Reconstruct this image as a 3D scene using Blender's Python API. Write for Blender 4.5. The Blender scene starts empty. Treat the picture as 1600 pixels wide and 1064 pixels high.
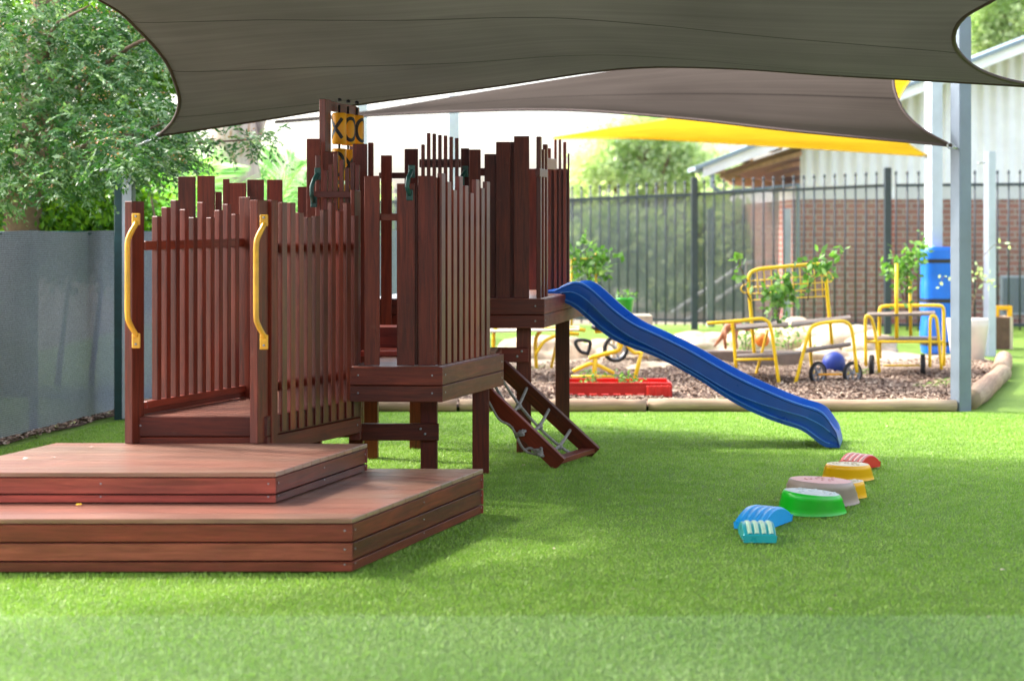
import bpy, math, random
import numpy as np
from mathutils import Vector, Matrix
rnd = random.Random(7); nr = np.random.default_rng(11)
F = 2600.0; H = 1.4
scene = bpy.context.scene
C = scene.collection
V = Vector
def P(px, py, Y): return V(((px-800)/F*Y, Y, H-(py-360)/F*Y))
def G(px, py):
    Y = F*H/(py-360); return V(((px-800)/F*Y, Y, 0))

# ------------------------------------------------------------------ materials
def new_mat(name):
    m = bpy.data.materials.new(name); m.use_nodes = True
    nt = m.node_tree; nt.nodes.clear()
    return m, nt
def N(nt, t, **kw):
    n = nt.nodes.new(t)
    for k, v in kw.items():
        if k in n.inputs: n.inputs[k].default_value = v
        else: setattr(n, k, v)
    return n
def ramp(nt, fac, stops):
    r = nt.nodes.new('ShaderNodeValToRGB')
    while len(r.color_ramp.elements) < len(stops): r.color_ramp.elements.new(.5)
    for e, (p, c) in zip(r.color_ramp.elements, stops):
        e.position = p; e.color = (*c, 1)
    nt.links.new(fac, r.inputs[0]); return r
def mixc(nt, fac, a, b, mode='MIX'):
    m = nt.nodes.new('ShaderNodeMix'); m.data_type = 'RGBA'; m.blend_type = mode
    for sock, v in ((m.inputs[0], fac), (m.inputs[6], a), (m.inputs[7], b)):
        if hasattr(v, 'links') or hasattr(v, 'is_linked'): nt.links.new(v, sock)
        else: sock.default_value = v if not isinstance(v, tuple) else (*v, 1)
    return m.outputs[2]
def out(nt, sh):
    o = nt.nodes.new('ShaderNodeOutputMaterial'); nt.links.new(sh, o.inputs[0])

def simple(name, col, rough=.5, var=.25, scale=12, bump=.0, metal=0, coord='Object', spec=.5, sub=None, dirt=0):
    m, nt = new_mat(name)
    tc = N(nt, 'ShaderNodeTexCoord')
    nz = N(nt, 'ShaderNodeTexNoise', Scale=scale, Detail=5.0, Roughness=.6)
    nt.links.new(tc.outputs[coord], nz.inputs['Vector'])
    a = tuple(c*(1-var) for c in col); b = tuple(min(1, c*(1+var)) for c in col)
    r = ramp(nt, nz.outputs[0], [(.3, a), (.7, b)])
    c = r.outputs[0]
    if dirt:
        n2 = N(nt, 'ShaderNodeTexNoise', Scale=scale*.35, Detail=6.0)
        nt.links.new(tc.outputs[coord], n2.inputs['Vector'])
        rr = ramp(nt, n2.outputs[0], [(.45, (0, 0, 0)), (.75, (dirt, dirt, dirt))])
        c = mixc(nt, rr.outputs[0], c, (.2, .16, .12))
    p = N(nt, 'ShaderNodeBsdfPrincipled', Roughness=rough, Metallic=metal)
    p.inputs['Specular IOR Level'].default_value = spec
    nt.links.new(c, p.inputs['Base Color'])
    rn = N(nt, 'ShaderNodeMath', operation='MULTIPLY_ADD'); rn.inputs[1].default_value = .25; rn.inputs[2].default_value = rough-.12
    nt.links.new(nz.outputs[0], rn.inputs[0]); nt.links.new(rn.outputs[0], p.inputs['Roughness'])
    if bump:
        b_ = N(nt, 'ShaderNodeBump', Strength=bump, Distance=.02)
        n3 = N(nt, 'ShaderNodeTexNoise', Scale=scale*4, Detail=4.0)
        nt.links.new(tc.outputs[coord], n3.inputs['Vector'])
        nt.links.new(n3.outputs[0], b_.inputs['Height']); nt.links.new(b_.outputs[0], p.inputs['Normal'])
    out(nt, p.outputs[0]); return m

def wood_mat(name, dark, light, rough=.36, coat=.2):
    m, nt = new_mat(name)
    uv = N(nt, 'ShaderNodeUVMap')
    mp = N(nt, 'ShaderNodeMapping'); mp.inputs['Scale'].default_value = (2.2, 34, 1)
    nt.links.new(uv.outputs[0], mp.inputs[0])
    g = N(nt, 'ShaderNodeTexNoise', Scale=1.6, Detail=8.0, Roughness=.65, Distortion=.8)
    nt.links.new(mp.outputs[0], g.inputs['Vector'])
    mp2 = N(nt, 'ShaderNodeMapping'); mp2.inputs['Scale'].default_value = (1.5, 5, 1)
    nt.links.new(uv.outputs[0], mp2.inputs[0])
    g2 = N(nt, 'ShaderNodeTexNoise', Scale=1.3, Detail=4.0)
    nt.links.new(mp2.outputs[0], g2.inputs['Vector'])
    r = ramp(nt, g.outputs[0], [(.28, dark), (.55, tuple((a+b)/2 for a, b in zip(dark, light))), (.8, light)])
    r2 = ramp(nt, g2.outputs[0], [(.3, (.62, .6, .6)), (.7, (1.2, 1.15, 1.1))])
    c = mixc(nt, .9, r.outputs[0], r2.outputs[0], 'MULTIPLY')
    at = N(nt, 'ShaderNodeAttribute', attribute_name='tint')
    c = mixc(nt, 1.0, c, at.outputs['Color'], 'MULTIPLY')
    vs_ = N(nt, 'ShaderNodeTexNoise', Scale=.35, Detail=1.0); nt.links.new(uv.outputs[0], vs_.inputs['Vector'])
    rv = ramp(nt, vs_.outputs[0], [(.35, (1.15, .85, .8)), (.65, (.88, 1.25, 1.2))]); c = mixc(nt, .55, c, rv.outputs[0], 'MULTIPLY')
    # scuffs and dust
    geo = N(nt, 'ShaderNodeTexCoord')
    s = N(nt, 'ShaderNodeTexNoise', Scale=9.0, Detail=9.0, Roughness=.7)
    nt.links.new(geo.outputs['Object'], s.inputs['Vector'])
    sr = ramp(nt, s.outputs[0], [(.62, (0, 0, 0)), (.85, (.25, .25, .25))])
    c = mixc(nt, sr.outputs[0], c, (.30, .2, .16))
    p = N(nt, 'ShaderNodeBsdfPrincipled', Roughness=rough)
    p.inputs['Specular IOR Level'].default_value = .38
    p.inputs['Coat Weight'].default_value = coat; p.inputs['Coat Roughness'].default_value = .3
    nt.links.new(c, p.inputs['Base Color'])
    rr = N(nt, 'ShaderNodeMath', operation='MULTIPLY_ADD'); rr.inputs[1].default_value = .3; rr.inputs[2].default_value = rough-.1
    nt.links.new(s.outputs[0], rr.inputs[0]); nt.links.new(rr.outputs[0], p.inputs['Roughness'])
    b = N(nt, 'ShaderNodeBump', Strength=.25, Distance=.004)
    nt.links.new(g.outputs[0], b.inputs['Height']); nt.links.new(b.outputs[0], p.inputs['Normal'])
    out(nt, p.outputs[0]); return m

def leaf_mat(name, a, b, c3, trans=.35, scale=2.5, rough=.45):
    m, nt = new_mat(name)
    at = N(nt, 'ShaderNodeAttribute', attribute_name='tint')
    tc = N(nt, 'ShaderNodeTexCoord')
    nz = N(nt, 'ShaderNodeTexNoise', Scale=scale, Detail=3.0)
    nt.links.new(tc.outputs['Object'], nz.inputs['Vector'])
    mx = N(nt, 'ShaderNodeMath', operation='MULTIPLY_ADD'); mx.inputs[1].default_value = .55
    sep = N(nt, 'ShaderNodeSeparateColor'); nt.links.new(at.outputs['Color'], sep.inputs[0])
    nt.links.new(nz.outputs[0], mx.inputs[0])
    m2 = N(nt, 'ShaderNodeMath', operation='MULTIPLY'); m2.inputs[1].default_value = .45
    nt.links.new(sep.outputs[0], m2.inputs[0]); nt.links.new(m2.outputs[0], mx.inputs[2])
    r = ramp(nt, mx.outputs[0], [(.2, a), (.5, b), (.8, c3)])
    p = N(nt, 'ShaderNodeBsdfPrincipled', Roughness=rough)
    nt.links.new(r.outputs[0], p.inputs['Base Color'])
    t = N(nt, 'ShaderNodeBsdfTranslucent')
    tt = mixc(nt, 1.0, r.outputs[0], (1.5, 1.7, .7), 'MULTIPLY')
    nt.links.new(tt, t.inputs[0])
    s = N(nt, 'ShaderNodeMixShader'); s.inputs[0].default_value = trans
    nt.links.new(p.outputs[0], s.inputs[1]); nt.links.new(t.outputs[0], s.inputs[2])
    out(nt, s.outputs[0]); return m

def cloth_mat(name, col, transp, transl, seams=(), weave=900, tcol=None):
    m, nt = new_mat(name)
    uv = N(nt, 'ShaderNodeUVMap')
    mp = N(nt, 'ShaderNodeMapping'); mp.inputs['Scale'].default_value = (2.0, 70, 1)
    nt.links.new(uv.outputs[0], mp.inputs[0])
    nz = N(nt, 'ShaderNodeTexNoise', Scale=1.0, Detail=5.0, Roughness=.7)
    nt.links.new(mp.outputs[0], nz.inputs['Vector'])
    r = ramp(nt, nz.outputs[0], [(.3, tuple(c*.86 for c in col)), (.7, tuple(min(1, c*1.12) for c in col))])
    mp3 = N(nt, 'ShaderNodeMapping'); mp3.inputs['Scale'].default_value = (4, 4, 1)
    nt.links.new(uv.outputs[0], mp3.inputs[0])
    n4 = N(nt, 'ShaderNodeTexNoise', Scale=1.0, Detail=3.0); nt.links.new(mp3.outputs[0], n4.inputs['Vector'])
    r4 = ramp(nt, n4.outputs[0], [(.3, (.82, .82, .82)), (.7, (1.12, 1.12, 1.12))])
    c = mixc(nt, 1.0, r.outputs[0], r4.outputs[0], 'MULTIPLY')
    sx = N(nt, 'ShaderNodeSeparateXYZ'); nt.links.new(uv.outputs[0], sx.inputs[0])
    seam_total = None
    ku = N(nt, 'ShaderNodeMath', operation='MULTIPLY_ADD'); ku.inputs[1].default_value = .167 if len(seams) > 3 else 0; nt.links.new(sx.outputs[0], ku.inputs[0]); nt.links.new(sx.outputs[1], ku.inputs[2])
    for sv in seams:
        d = N(nt, 'ShaderNodeMath', operation='SUBTRACT'); nt.links.new(ku.outputs[0], d.inputs[0]); d.inputs[1].default_value = sv
        a = N(nt, 'ShaderNodeMath', operation='ABSOLUTE'); nt.links.new(d.outputs[0], a.inputs[0])
        l = N(nt, 'ShaderNodeMath', operation='LESS_THAN'); nt.links.new(a.outputs[0], l.inputs[0]); l.inputs[1].default_value = .0016 if len(seams) > 3 else .004
        if seam_total is None: seam_total = l.outputs[0]
        else:
            ad = N(nt, 'ShaderNodeMath', operation='MAXIMUM'); nt.links.new(seam_total, ad.inputs[0]); nt.links.new(l.outputs[0], ad.inputs[1]); seam_total = ad.outputs[0]
    if seam_total is not None: c = mixc(nt, seam_total, c, tuple(q*.45 for q in col))
    d = N(nt, 'ShaderNodeBsdfDiffuse', Roughness=.9); nt.links.new(c, d.inputs[0])
    t = N(nt, 'ShaderNodeBsdfTranslucent')
    if tcol: t.inputs[0].default_value = (*tcol, 1)
    else: nt.links.new(c, t.inputs[0])
    s = N(nt, 'ShaderNodeMixShader'); s.inputs[0].default_value = transl
    nt.links.new(d.outputs[0], s.inputs[1]); nt.links.new(t.outputs[0], s.inputs[2])
    tr = N(nt, 'ShaderNodeBsdfTransparent')
    s2 = N(nt, 'ShaderNodeMixShader')
    tf = N(nt, 'ShaderNodeMath', operation='MULTIPLY_ADD'); tf.inputs[1].default_value = transp*.6; tf.inputs[2].default_value = transp*.7
    nt.links.new(nz.outputs[0], tf.inputs[0])
    nt.links.new(tf.outputs[0], s2.inputs[0])
    nt.links.new(s.outputs[0], s2.inputs[1]); nt.links.new(tr.outputs[0], s2.inputs[2])
    out(nt, s2.outputs[0]); return m

M = {}
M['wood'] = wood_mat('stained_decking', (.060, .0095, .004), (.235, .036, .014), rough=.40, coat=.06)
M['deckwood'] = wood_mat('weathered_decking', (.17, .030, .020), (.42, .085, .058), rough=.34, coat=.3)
M['decktop'] = wood_mat('glossy_glare_decking', (.21, .082, .055), (.42, .225, .17), rough=.34, coat=1.0)  # paled tops: the sky's glare is put into the colour
M['slat'] = wood_mat('slat_wood', (.080, .012, .006), (.26, .046, .022), rough=.30, coat=.35)
M['gap'] = simple('dark_gap', (.012, .006, .005), .9)
M['log'] = wood_mat('log_wood', (.30, .21, .14), (.56, .44, .33), rough=.8, coat=0)
M['blue'] = simple('blue_plastic', (.002, .085, .42), .30, .1, 6, dirt=.10)
M['blue_highlight'] = simple('pale_blue_wear_highlight', (.08, .25, .62), .3, .1, 6)  # for the slide's painted highlight and wear lines
M['yellow'] = simple('yellow_paint', (.98, .60, .01), .35, .12, 8, dirt=.12)
M['handle'] = simple('ochre_handle', (.80, .42, .03), .38, .18, 14, dirt=.2)
M['orange'] = simple('orange_plastic', (1.0, .42, .008), .4, .08, 6)
M['green_handle'] = simple('dark_green_plastic', (.010, .07, .06), .35)
M['black'] = simple('black_plastic', (.015, .015, .017), .45)
M['tyre'] = simple('black_rubber', (.02, .02, .022), .75)
M['steel'] = simple('grey_steel', (.35, .36, .38), .4, .15, 20, metal=.6)
M['fence'] = simple('fence_steel', (.030, .042, .062), .5, .2)
M['rope'] = simple('grey_rope', (.34, .31, .28), .9, .25, 60, bump=.6)
M['post'] = simple('blue_grey_paint', (.15, .19, .24), .42, .12, 5, dirt=.15)
M['post_light'] = simple('pale_grey_paint', (.50, .55, .64), .45, .10, 5, dirt=.12)
M['post_teal'] = simple('dark_teal_paint', (.015, .06, .065), .45)
M['white'] = simple('white_paint', (.88, .88, .94), .5, .05, 4, dirt=.12)
M['roof'] = simple('blue_grey_roof', (.22, .29, .37), .45, .1)
M['rafter'] = simple('rafter_timber', (.45, .27, .16), .7)
M['mulch_chip'] = leaf_mat('bark_chips', (.085, .048, .03), (.27, .175, .12), (.56, .45, .34), trans=0, scale=9, rough=.85)
M['red'] = simple('red_plastic', (.62, .025, .015), .35, .08, 8)
M['bright_green'] = simple('green_plastic', (.004, .56, .02), .32, .08, 8, dirt=.35)
M['taupe'] = simple('taupe_plastic', (.42, .31, .26), .4, .08, 8, dirt=.35)
M['yel_plastic'] = simple('yellow_plastic', (.98, .48, .004), .35, .06, 8, dirt=.08)
M['sky_plastic'] = simple('sky_blue_plastic', (.01, .33, .75), .3, .1, 10)
M['teal_plastic'] = simple('teal_plastic', (.02, .38, .40), .3, .1, 10)
M['grip'] = simple('pale_rubber_top', (.62, .68, .66), .6, .12, 30, dirt=.2)
M['pale_green_top'] = simple('pale_green_top', (.50, .72, .50), .5, .1, 30)
M['pale_red_top'] = simple('pale_red_top', (.78, .42, .38), .5, .1, 30)
M['ochre_top'] = simple('pale_yellow_top', (.72, .62, .42), .5, .15, 40)
M['rock'] = simple('sandstone', (.58, .45, .32), .9, .4, 4, bump=.8)
M['pad'] = simple('blue_vinyl', (.005, .14, .62), .35, .12, 5)
M['ball'] = simple('blue_ball', (.02, .05, .33), .45)
M['pot'] = simple('cream_pot', (.66, .58, .50), .6, .08, 5, dirt=.15)
M['board'] = simple('plywood_shelf', (.20, .15, .12), .6, .3, 8)
M['paleboard'] = simple('pale_plywood', (.62, .50, .36), .6, .2, 8)
M['brownbox'] = simple('brown_timber_box', (.16, .085, .055), .7, .3, 10)
M['orange_toy'] = simple('orange_toy', (.85, .22, .02), .4)
M['dino'] = simple('brown_toy', (.42, .15, .06), .55, .3, 20)
M['petal'] = simple('petal', (.85, .45, .02), .6)
M['petal_pink'] = simple('pink_petal', (.75, .45, .42), .6)
M['bark'] = simple('branch_bark', (.16, .10, .07), .9, .3, 12, bump=.5)
M['leaf_tree'] = leaf_mat('pepper_leaves', (.006, .034, .006), (.045, .145, .032), (.32, .44, .27), trans=.25, scale=3.5)  # palest ramp stop paints sky reflections onto the leaves
M['leaf_deep'] = leaf_mat('deep_leaves', (.008, .035, .004), (.07, .18, .012), (.26, .42, .03), trans=.5, scale=1.6)
M['leaf_red'] = leaf_mat('russet_berries', (.25, .10, .05), (.42, .20, .10), (.55, .32, .18), trans=.2)
M['leaf_far'] = leaf_mat('pale_hazed_leaves', (.30, .38, .20), (.46, .56, .34), (.64, .70, .52), trans=.4, scale=.8)  # haze on the far trees is put into the colour as paleness
M['leaf_palm'] = leaf_mat('palm_leaflets', (.10, .28, .06), (.26, .52, .16), (.48, .70, .34), trans=.4, scale=2)
M['leaf_sprig'] = leaf_mat('sprig_leaves', (.04, .12, .02), (.12, .28, .05), (.34, .52, .20), trans=.35, scale=14)
M['turf_blade'] = leaf_mat('turf_blades', (.135, .27, .028), (.25, .435, .055), (.48, .61, .20), trans=.25, scale=7.0, rough=.5)
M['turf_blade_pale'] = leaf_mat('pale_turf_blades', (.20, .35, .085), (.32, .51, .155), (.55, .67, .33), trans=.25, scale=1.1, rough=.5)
M['sail_dark'] = cloth_mat('charcoal_shadecloth', (.112, .106, .095), .0, .08, seams=(.085, .25, .42, .60, .78))
M['sail_brown'] = cloth_mat('brown_shadecloth', (.088, .071, .060), .0, .10, seams=(.36,))
M['sail_yellow'] = cloth_mat('yellow_shadecloth', (.80, .52, .03), .0, .50, seams=(.5,))
M['edge_dark'] = simple('sail_hem', (.05, .03, .025), .8)
M['edge_yellow'] = simple('yellow_hem', (.6, .38, .01), .8)

# turf sheet with seams between strips
m, nt = new_mat('synthetic_turf'); M['turf'] = m
tc = N(nt, 'ShaderNodeTexCoord')
n1 = N(nt, 'ShaderNodeTexNoise', Scale=130.0, Detail=6.0, Roughness=.8); nt.links.new(tc.outputs['Object'], n1.inputs['Vector'])
n2 = N(nt, 'ShaderNodeTexNoise', Scale=1.3, Detail=4.0, Roughness=.6); nt.links.new(tc.outputs['Object'], n2.inputs['Vector'])
r1 = ramp(nt, n1.outputs[0], [(.3, (.10, .20, .02)), (.5, (.19, .34, .045)), (.72, (.38, .52, .16))])
r2 = ramp(nt, n2.outputs[0], [(.3, (.85, .88, .8)), (.7, (1.15, 1.08, 1.0))])
c = mixc(nt, 1.0, r1.outputs[0], r2.outputs[0], 'MULTIPLY')
sx = N(nt, 'ShaderNodeSeparateXYZ'); nt.links.new(tc.outputs['Object'], sx.inputs[0])
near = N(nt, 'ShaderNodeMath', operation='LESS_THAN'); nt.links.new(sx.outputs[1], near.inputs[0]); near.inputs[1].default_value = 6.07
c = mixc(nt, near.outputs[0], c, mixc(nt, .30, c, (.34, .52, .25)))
p = N(nt, 'ShaderNodeBsdfPrincipled', Roughness=.75); nt.links.new(c, p.inputs['Base Color']); p.inputs['Specular IOR Level'].default_value = .3
b = N(nt, 'ShaderNodeBump', Strength=.9, Distance=.02); nt.links.new(n1.outputs[0], b.inputs['Height']); nt.links.new(b.outputs[0], p.inputs['Normal'])
out(nt, p.outputs[0])
# mulch sheet
m, nt = new_mat('bark_mulch'); M['mulch'] = m
tc = N(nt, 'ShaderNodeTexCoord')
n1 = N(nt, 'ShaderNodeTexVoronoi', Scale=38.0); nt.links.new(tc.outputs['Object'], n1.inputs['Vector'])
n2 = N(nt, 'ShaderNodeTexNoise', Scale=60.0, Detail=6.0, Roughness=.8); nt.links.new(tc.outputs['Object'], n2.inputs['Vector'])
r1 = ramp(nt, n2.outputs[0], [(.3, (.05, .028, .02)), (.5, (.18, .10, .07)), (.72, (.42, .30, .22))])
c = r1.outputs[0]
sx = N(nt, 'ShaderNodeSeparateXYZ'); nt.links.new(tc.outputs['Object'], sx.inputs[0])
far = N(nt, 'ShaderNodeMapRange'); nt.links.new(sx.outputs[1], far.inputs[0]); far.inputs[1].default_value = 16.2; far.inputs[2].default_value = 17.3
c = mixc(nt, far.outputs[0], c, (.62, .50, .38))  # far end blends to a pale tone, painting in sunlit bark
p = N(nt, 'ShaderNodeBsdfPrincipled', Roughness=.9); nt.links.new(c, p.inputs['Base Color'])
b = N(nt, 'ShaderNodeBump', Strength=1.0, Distance=.04); nt.links.new(n2.outputs[0], b.inputs['Height']); nt.links.new(b.outputs[0], p.inputs['Normal'])
out(nt, p.outputs[0])
# brick
m, nt = new_mat('red_brick'); M['brick'] = m
tc = N(nt, 'ShaderNodeTexCoord')
mp = N(nt, 'ShaderNodeMapping'); mp.inputs['Rotation'].default_value = (math.radians(90), 0, 0)
nt.links.new(tc.outputs['Object'], mp.inputs[0])
bk = N(nt, 'ShaderNodeTexBrick', Scale=1.0); bk.inputs['Color1'].default_value = (.42, .135, .105, 1); bk.inputs['Color2'].default_value = (.32, .105, .085, 1)
bk.inputs['Mortar'].default_value = (.46, .38, .35, 1); bk.inputs['Mortar Size'].default_value = .010
bk.inputs['Brick Width'].default_value = .24; bk.inputs['Row Height'].default_value = .086
nt.links.new(mp.outputs[0], bk.inputs['Vector'])
p = N(nt, 'ShaderNodeBsdfPrincipled', Roughness=.85); nt.links.new(bk.outputs[0], p.inputs['Base Color'])
out(nt, p.outputs[0])
# grey mesh screen
def screen_mat(name, a, b_, transp):
    m, nt = new_mat(name)
    tc = N(nt, 'ShaderNodeTexCoord')
    mp = N(nt, 'ShaderNodeMapping'); mp.inputs['Scale'].default_value = (1, 1, 1)
    nt.links.new(tc.outputs['Object'], mp.inputs[0])
    n1 = N(nt, 'ShaderNodeTexNoise', Scale=1.8, Detail=5.0); nt.links.new(mp.outputs[0], n1.inputs['Vector'])
    w1 = N(nt, 'ShaderNodeTexWave', Scale=22.0, Distortion=3.0, Detail=3.0); w1.bands_direction = 'Z'; nt.links.new(mp.outputs[0], w1.inputs['Vector'])
    w2 = N(nt, 'ShaderNodeTexWave', Scale=22.0, Distortion=3.0, Detail=3.0); w2.bands_direction = 'Y'; nt.links.new(mp.outputs[0], w2.inputs['Vector'])
    r = ramp(nt, n1.outputs[0], [(.25, a), (.75, b_)])
    c = mixc(nt, .22, r.outputs[0], w1.outputs['Color'], 'OVERLAY'); c = mixc(nt, .22, c, w2.outputs['Color'], 'OVERLAY')
    n9 = N(nt, 'ShaderNodeTexNoise', Scale=55.0, Detail=4.0, Roughness=.8); nt.links.new(mp.outputs[0], n9.inputs['Vector'])
    r9 = ramp(nt, n9.outputs[0], [(.3, (.72, .72, .72)), (.7, (1.25, 1.25, 1.25))]); c = mixc(nt, .8, c, r9.outputs[0], 'MULTIPLY')
    d = N(nt, 'ShaderNodeBsdfDiffuse'); nt.links.new(c, d.inputs[0])
    bb = N(nt, 'ShaderNodeBump', Strength=.5, Distance=.01); nt.links.new(n9.outputs[0], bb.inputs['Height']); nt.links.new(bb.outputs[0], d.inputs['Normal'])
    t = N(nt, 'ShaderNodeBsdfTransparent'); s = N(nt, 'ShaderNodeMixShader'); s.inputs[0].default_value = transp
    nt.links.new(d.outputs[0], s.inputs[1]); nt.links.new(t.outputs[0], s.inputs[2])
    out(nt, s.outputs[0]); return m
M['earth'] = simple('dry_earth', (.20, .17, .13), .9, .3, 2)
M['bounce_grey'] = simple('neutral_bounce_grey', (.26, .25, .24), .85, .2, 3)  # neutral grey for the sheet added behind the view
M['screen'] = screen_mat('grey_mesh_screen', (.205, .23, .27), (.265, .29, .335), .03)
M['screen_dark'] = screen_mat('dark_mesh_screen', (.12, .135, .155), (.20, .22, .245), .14)
M['screen_clear'] = screen_mat('sheer_mesh_screen', (.22, .23, .25), (.28, .29, .31), .66)
# eucalyptus bark
m, nt = new_mat('gum_bark'); M['gum'] = m
tc = N(nt, 'ShaderNodeTexCoord'); mp = N(nt, 'ShaderNodeMapping'); mp.inputs['Scale'].default_value = (5, 5, .9)
nt.links.new(tc.outputs['Object'], mp.inputs[0])
n1 = N(nt, 'ShaderNodeTexNoise', Scale=1.6, Detail=6.0, Roughness=.6, Distortion=1.0); nt.links.new(mp.outputs[0], n1.inputs['Vector'])
r1 = ramp(nt, n1.outputs[0], [(.3, (.16, .12, .11)), (.45, (.50, .38, .33)), (.6, (.66, .55, .50)), (.72, (.45, .26, .16))])
p = N(nt, 'ShaderNodeBsdfPrincipled', Roughness=.85); nt.links.new(r1.outputs[0], p.inputs['Base Color'])
b = N(nt, 'ShaderNodeBump', Strength=.7, Distance=.05); nt.links.new(n1.outputs[0], b.inputs['Height']); nt.links.new(b.outputs[0], p.inputs['Normal'])
out(nt, p.outputs[0])

# ------------------------------------------------------------------ mesh builder
class MB:
    def __init__(s): s.v = []; s.f = []; s.uv = []; s.t = []; s.mi = []; s.sm = []
    def add(s, vs, fs, uvs=None, tint=None, mi=0, smooth=False):
        o = len(s.v); s.v += [tuple(q) for q in vs]
        if tint is None: tint = rnd.uniform(.62, 1.28)
        for k, f in enumerate(fs):
            s.f.append([o+i for i in f]); s.t.append(tint); s.mi.append(mi); s.sm.append(smooth)
            s.uv.append(uvs[k] if uvs else [(vs[i][0], vs[i][1]) for i in f])
    def obox(s, c, ax, ay, az, tint=None, mi=0):
        """box with half-vectors ax, ay, az; uv runs along the longest"""
        c = V(c); A = [V(ax), V(ay), V(az)]
        L = [a.length for a in A]
        vs = []
        for i in (-1, 1):
            for j in (-1, 1):
                for k in (-1, 1): vs.append(c+A[0]*i+A[1]*j+A[2]*k)
        fs = [(0, 1, 3, 2), (4, 6, 7, 5), (0, 4, 5, 1), (2, 3, 7, 6), (0, 2, 6, 4), (1, 5, 7, 3)]
        if A[0].cross(A[1]).dot(A[2]) < 0: fs = [tuple(reversed(f)) for f in fs]
        lon = L.index(max(L)); of = (rnd.uniform(0, 50), rnd.uniform(0, 50))
        sg = [(i, j, k) for i in (-1, 1) for j in (-1, 1) for k in (-1, 1)]
        uvs = []
        for f in fs:
            q = []
            for i in f:
                co = [sg[i][n]*L[n] for n in range(3)]
                oth = [co[n] for n in range(3) if n != lon]
                q.append((co[lon]+of[0], oth[0]+oth[1]+of[1]))
            uvs.append(q)
        s.add(vs, fs, uvs, tint, mi)
    def box(s, x0, x1, y0, y1, z0, z1, **k):
        s.obox(((x0+x1)/2, (y0+y1)/2, (z0+z1)/2), ((x1-x0)/2, 0, 0), (0, (y1-y0)/2, 0), (0, 0, (z1-z0)/2), **k)
    def beam(s, p0, p1, w, h, side=None, **k):
        """bar p0->p1; w = size along side hint, h = size across"""
        p0 = V(p0); p1 = V(p1); d = p1-p0; n = d.normalized()
        sd = V(side) if side is not None else (V((0, 0, 1)).cross(n) if abs(n.z) < .95 else V((1, 0, 0)))
        sd = (sd-n*sd.dot(n)).normalized(); up = n.cross(sd)
        s.obox((p0+p1)/2, d/2, sd*w/2, up*h/2, **k)
    def prism(s, poly, z0, z1, **k):
        n = len(poly)
        a = sum(poly[i][0]*poly[(i+1) % n][1]-poly[(i+1) % n][0]*poly[i][1] for i in range(n))
        if a < 0: poly = poly[::-1]
        vs = [(p[0], p[1], z0) for p in poly]+[(p[0], p[1], z1) for p in poly]
        fs = [tuple(range(n-1, -1, -1)), tuple(range(n, 2*n))]+[(i, (i+1) % n, n+(i+1) % n, n+i) for i in range(n)]
        s.add(vs, fs, None, **k)
    def tube(s, pts, r, n=8, mi=0, tint=None, cap=True):
        pts = [V(p) for p in pts]; rs = r if isinstance(r, (list, tuple)) else [r]*len(pts)
        vs = []; up = None
        for i, p in enumerate(pts):
            d = (pts[min(i+1, len(pts)-1)]-pts[max(i-1, 0)])
            if d.length < 1e-9: d = V((0, 0, 1))
            d.normalize()
            if up is None: up = V((0, 0, 1)) if abs(d.z) < .9 else V((1, 0, 0))
            u = (up-d*up.dot(d)).normalized(); w = d.cross(u); up = u
            for k in range(n):
                a = 2*math.pi*k/n; vs.append(p+(u*math.cos(a)+w*math.sin(a))*rs[i])
        fs = []; uvs = []; l = 0
        for i in range(len(pts)-1):
            l2 = l+(pts[i+1]-pts[i]).length
            for k in range(n):
                fs.append((i*n+k, i*n+(k+1) % n, (i+1)*n+(k+1) % n, (i+1)*n+k))
                uvs.append([(l, k*.05), (l, k*.05+.05), (l2, k*.05+.05), (l2, k*.05)])
            l = l2
        if cap:
            fs.append(tuple(range(n-1, -1, -1))); uvs.append([(0, 0)]*n)
            fs.append(tuple((len(pts)-1)*n+k for k in range(n))); uvs.append([(0, 0)]*n)
        s.add(vs, fs, uvs, tint, mi, True)
    def lathe(s, prof, c=(0, 0, 0), n=24, mi=0, tint=1, rot=None, smooth=True):
        c = V(c); vs = []
        for r, z in prof:
            for k in range(n):
                a = 2*math.pi*k/n; q = V((r*math.cos(a), r*math.sin(a), z))
                if rot: q = rot @ q
                vs.append(c+q)
        fs = [(i*n+k, i*n+(k+1) % n, (i+1)*n+(k+1) % n, (i+1)*n+k) for i in range(len(prof)-1) for k in range(n)]
        s.add(vs, fs, None, tint, mi, smooth)
    def build(s, name, mats, parent=None, bevel=0, origin=None, sub=0):
        me = bpy.data.meshes.new(name)
        o_ = V(origin) if origin is not None else None
        vs = s.v if o_ is None else [(a-o_.x, b-o_.y, c-o_.z) for a, b, c in s.v]
        me.from_pydata(vs, [], s.f)
        me.uv_layers.new(name='UVMap'); me.color_attributes.new('tint', 'FLOAT_COLOR', 'CORNER')
        u = []; t = []
        for q, tt in zip(s.uv, s.t):
            for a in q: u += [a[0], a[1]]; t += [tt, tt, tt, 1]
        me.uv_layers['UVMap'].data.foreach_set('uv', u); me.color_attributes['tint'].data.foreach_set('color', t)
        me.polygons.foreach_set('material_index', s.mi); me.polygons.foreach_set('use_smooth', s.sm)
        for m_ in (mats if isinstance(mats, (list, tuple)) else [mats]): me.materials.append(M[m_])
        ob = bpy.data.objects.new(name, me); C.objects.link(ob)
        if o_ is not None: ob.location = o_
        if parent is not None:
            ob.parent = parent
            ob.matrix_parent_inverse = Matrix.Translation(parent.location).inverted()
        if bevel:
            b = ob.modifiers.new('bevel', 'BEVEL'); b.width = bevel; b.segments = 1; b.limit_method = 'ANGLE'
        return ob
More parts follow.
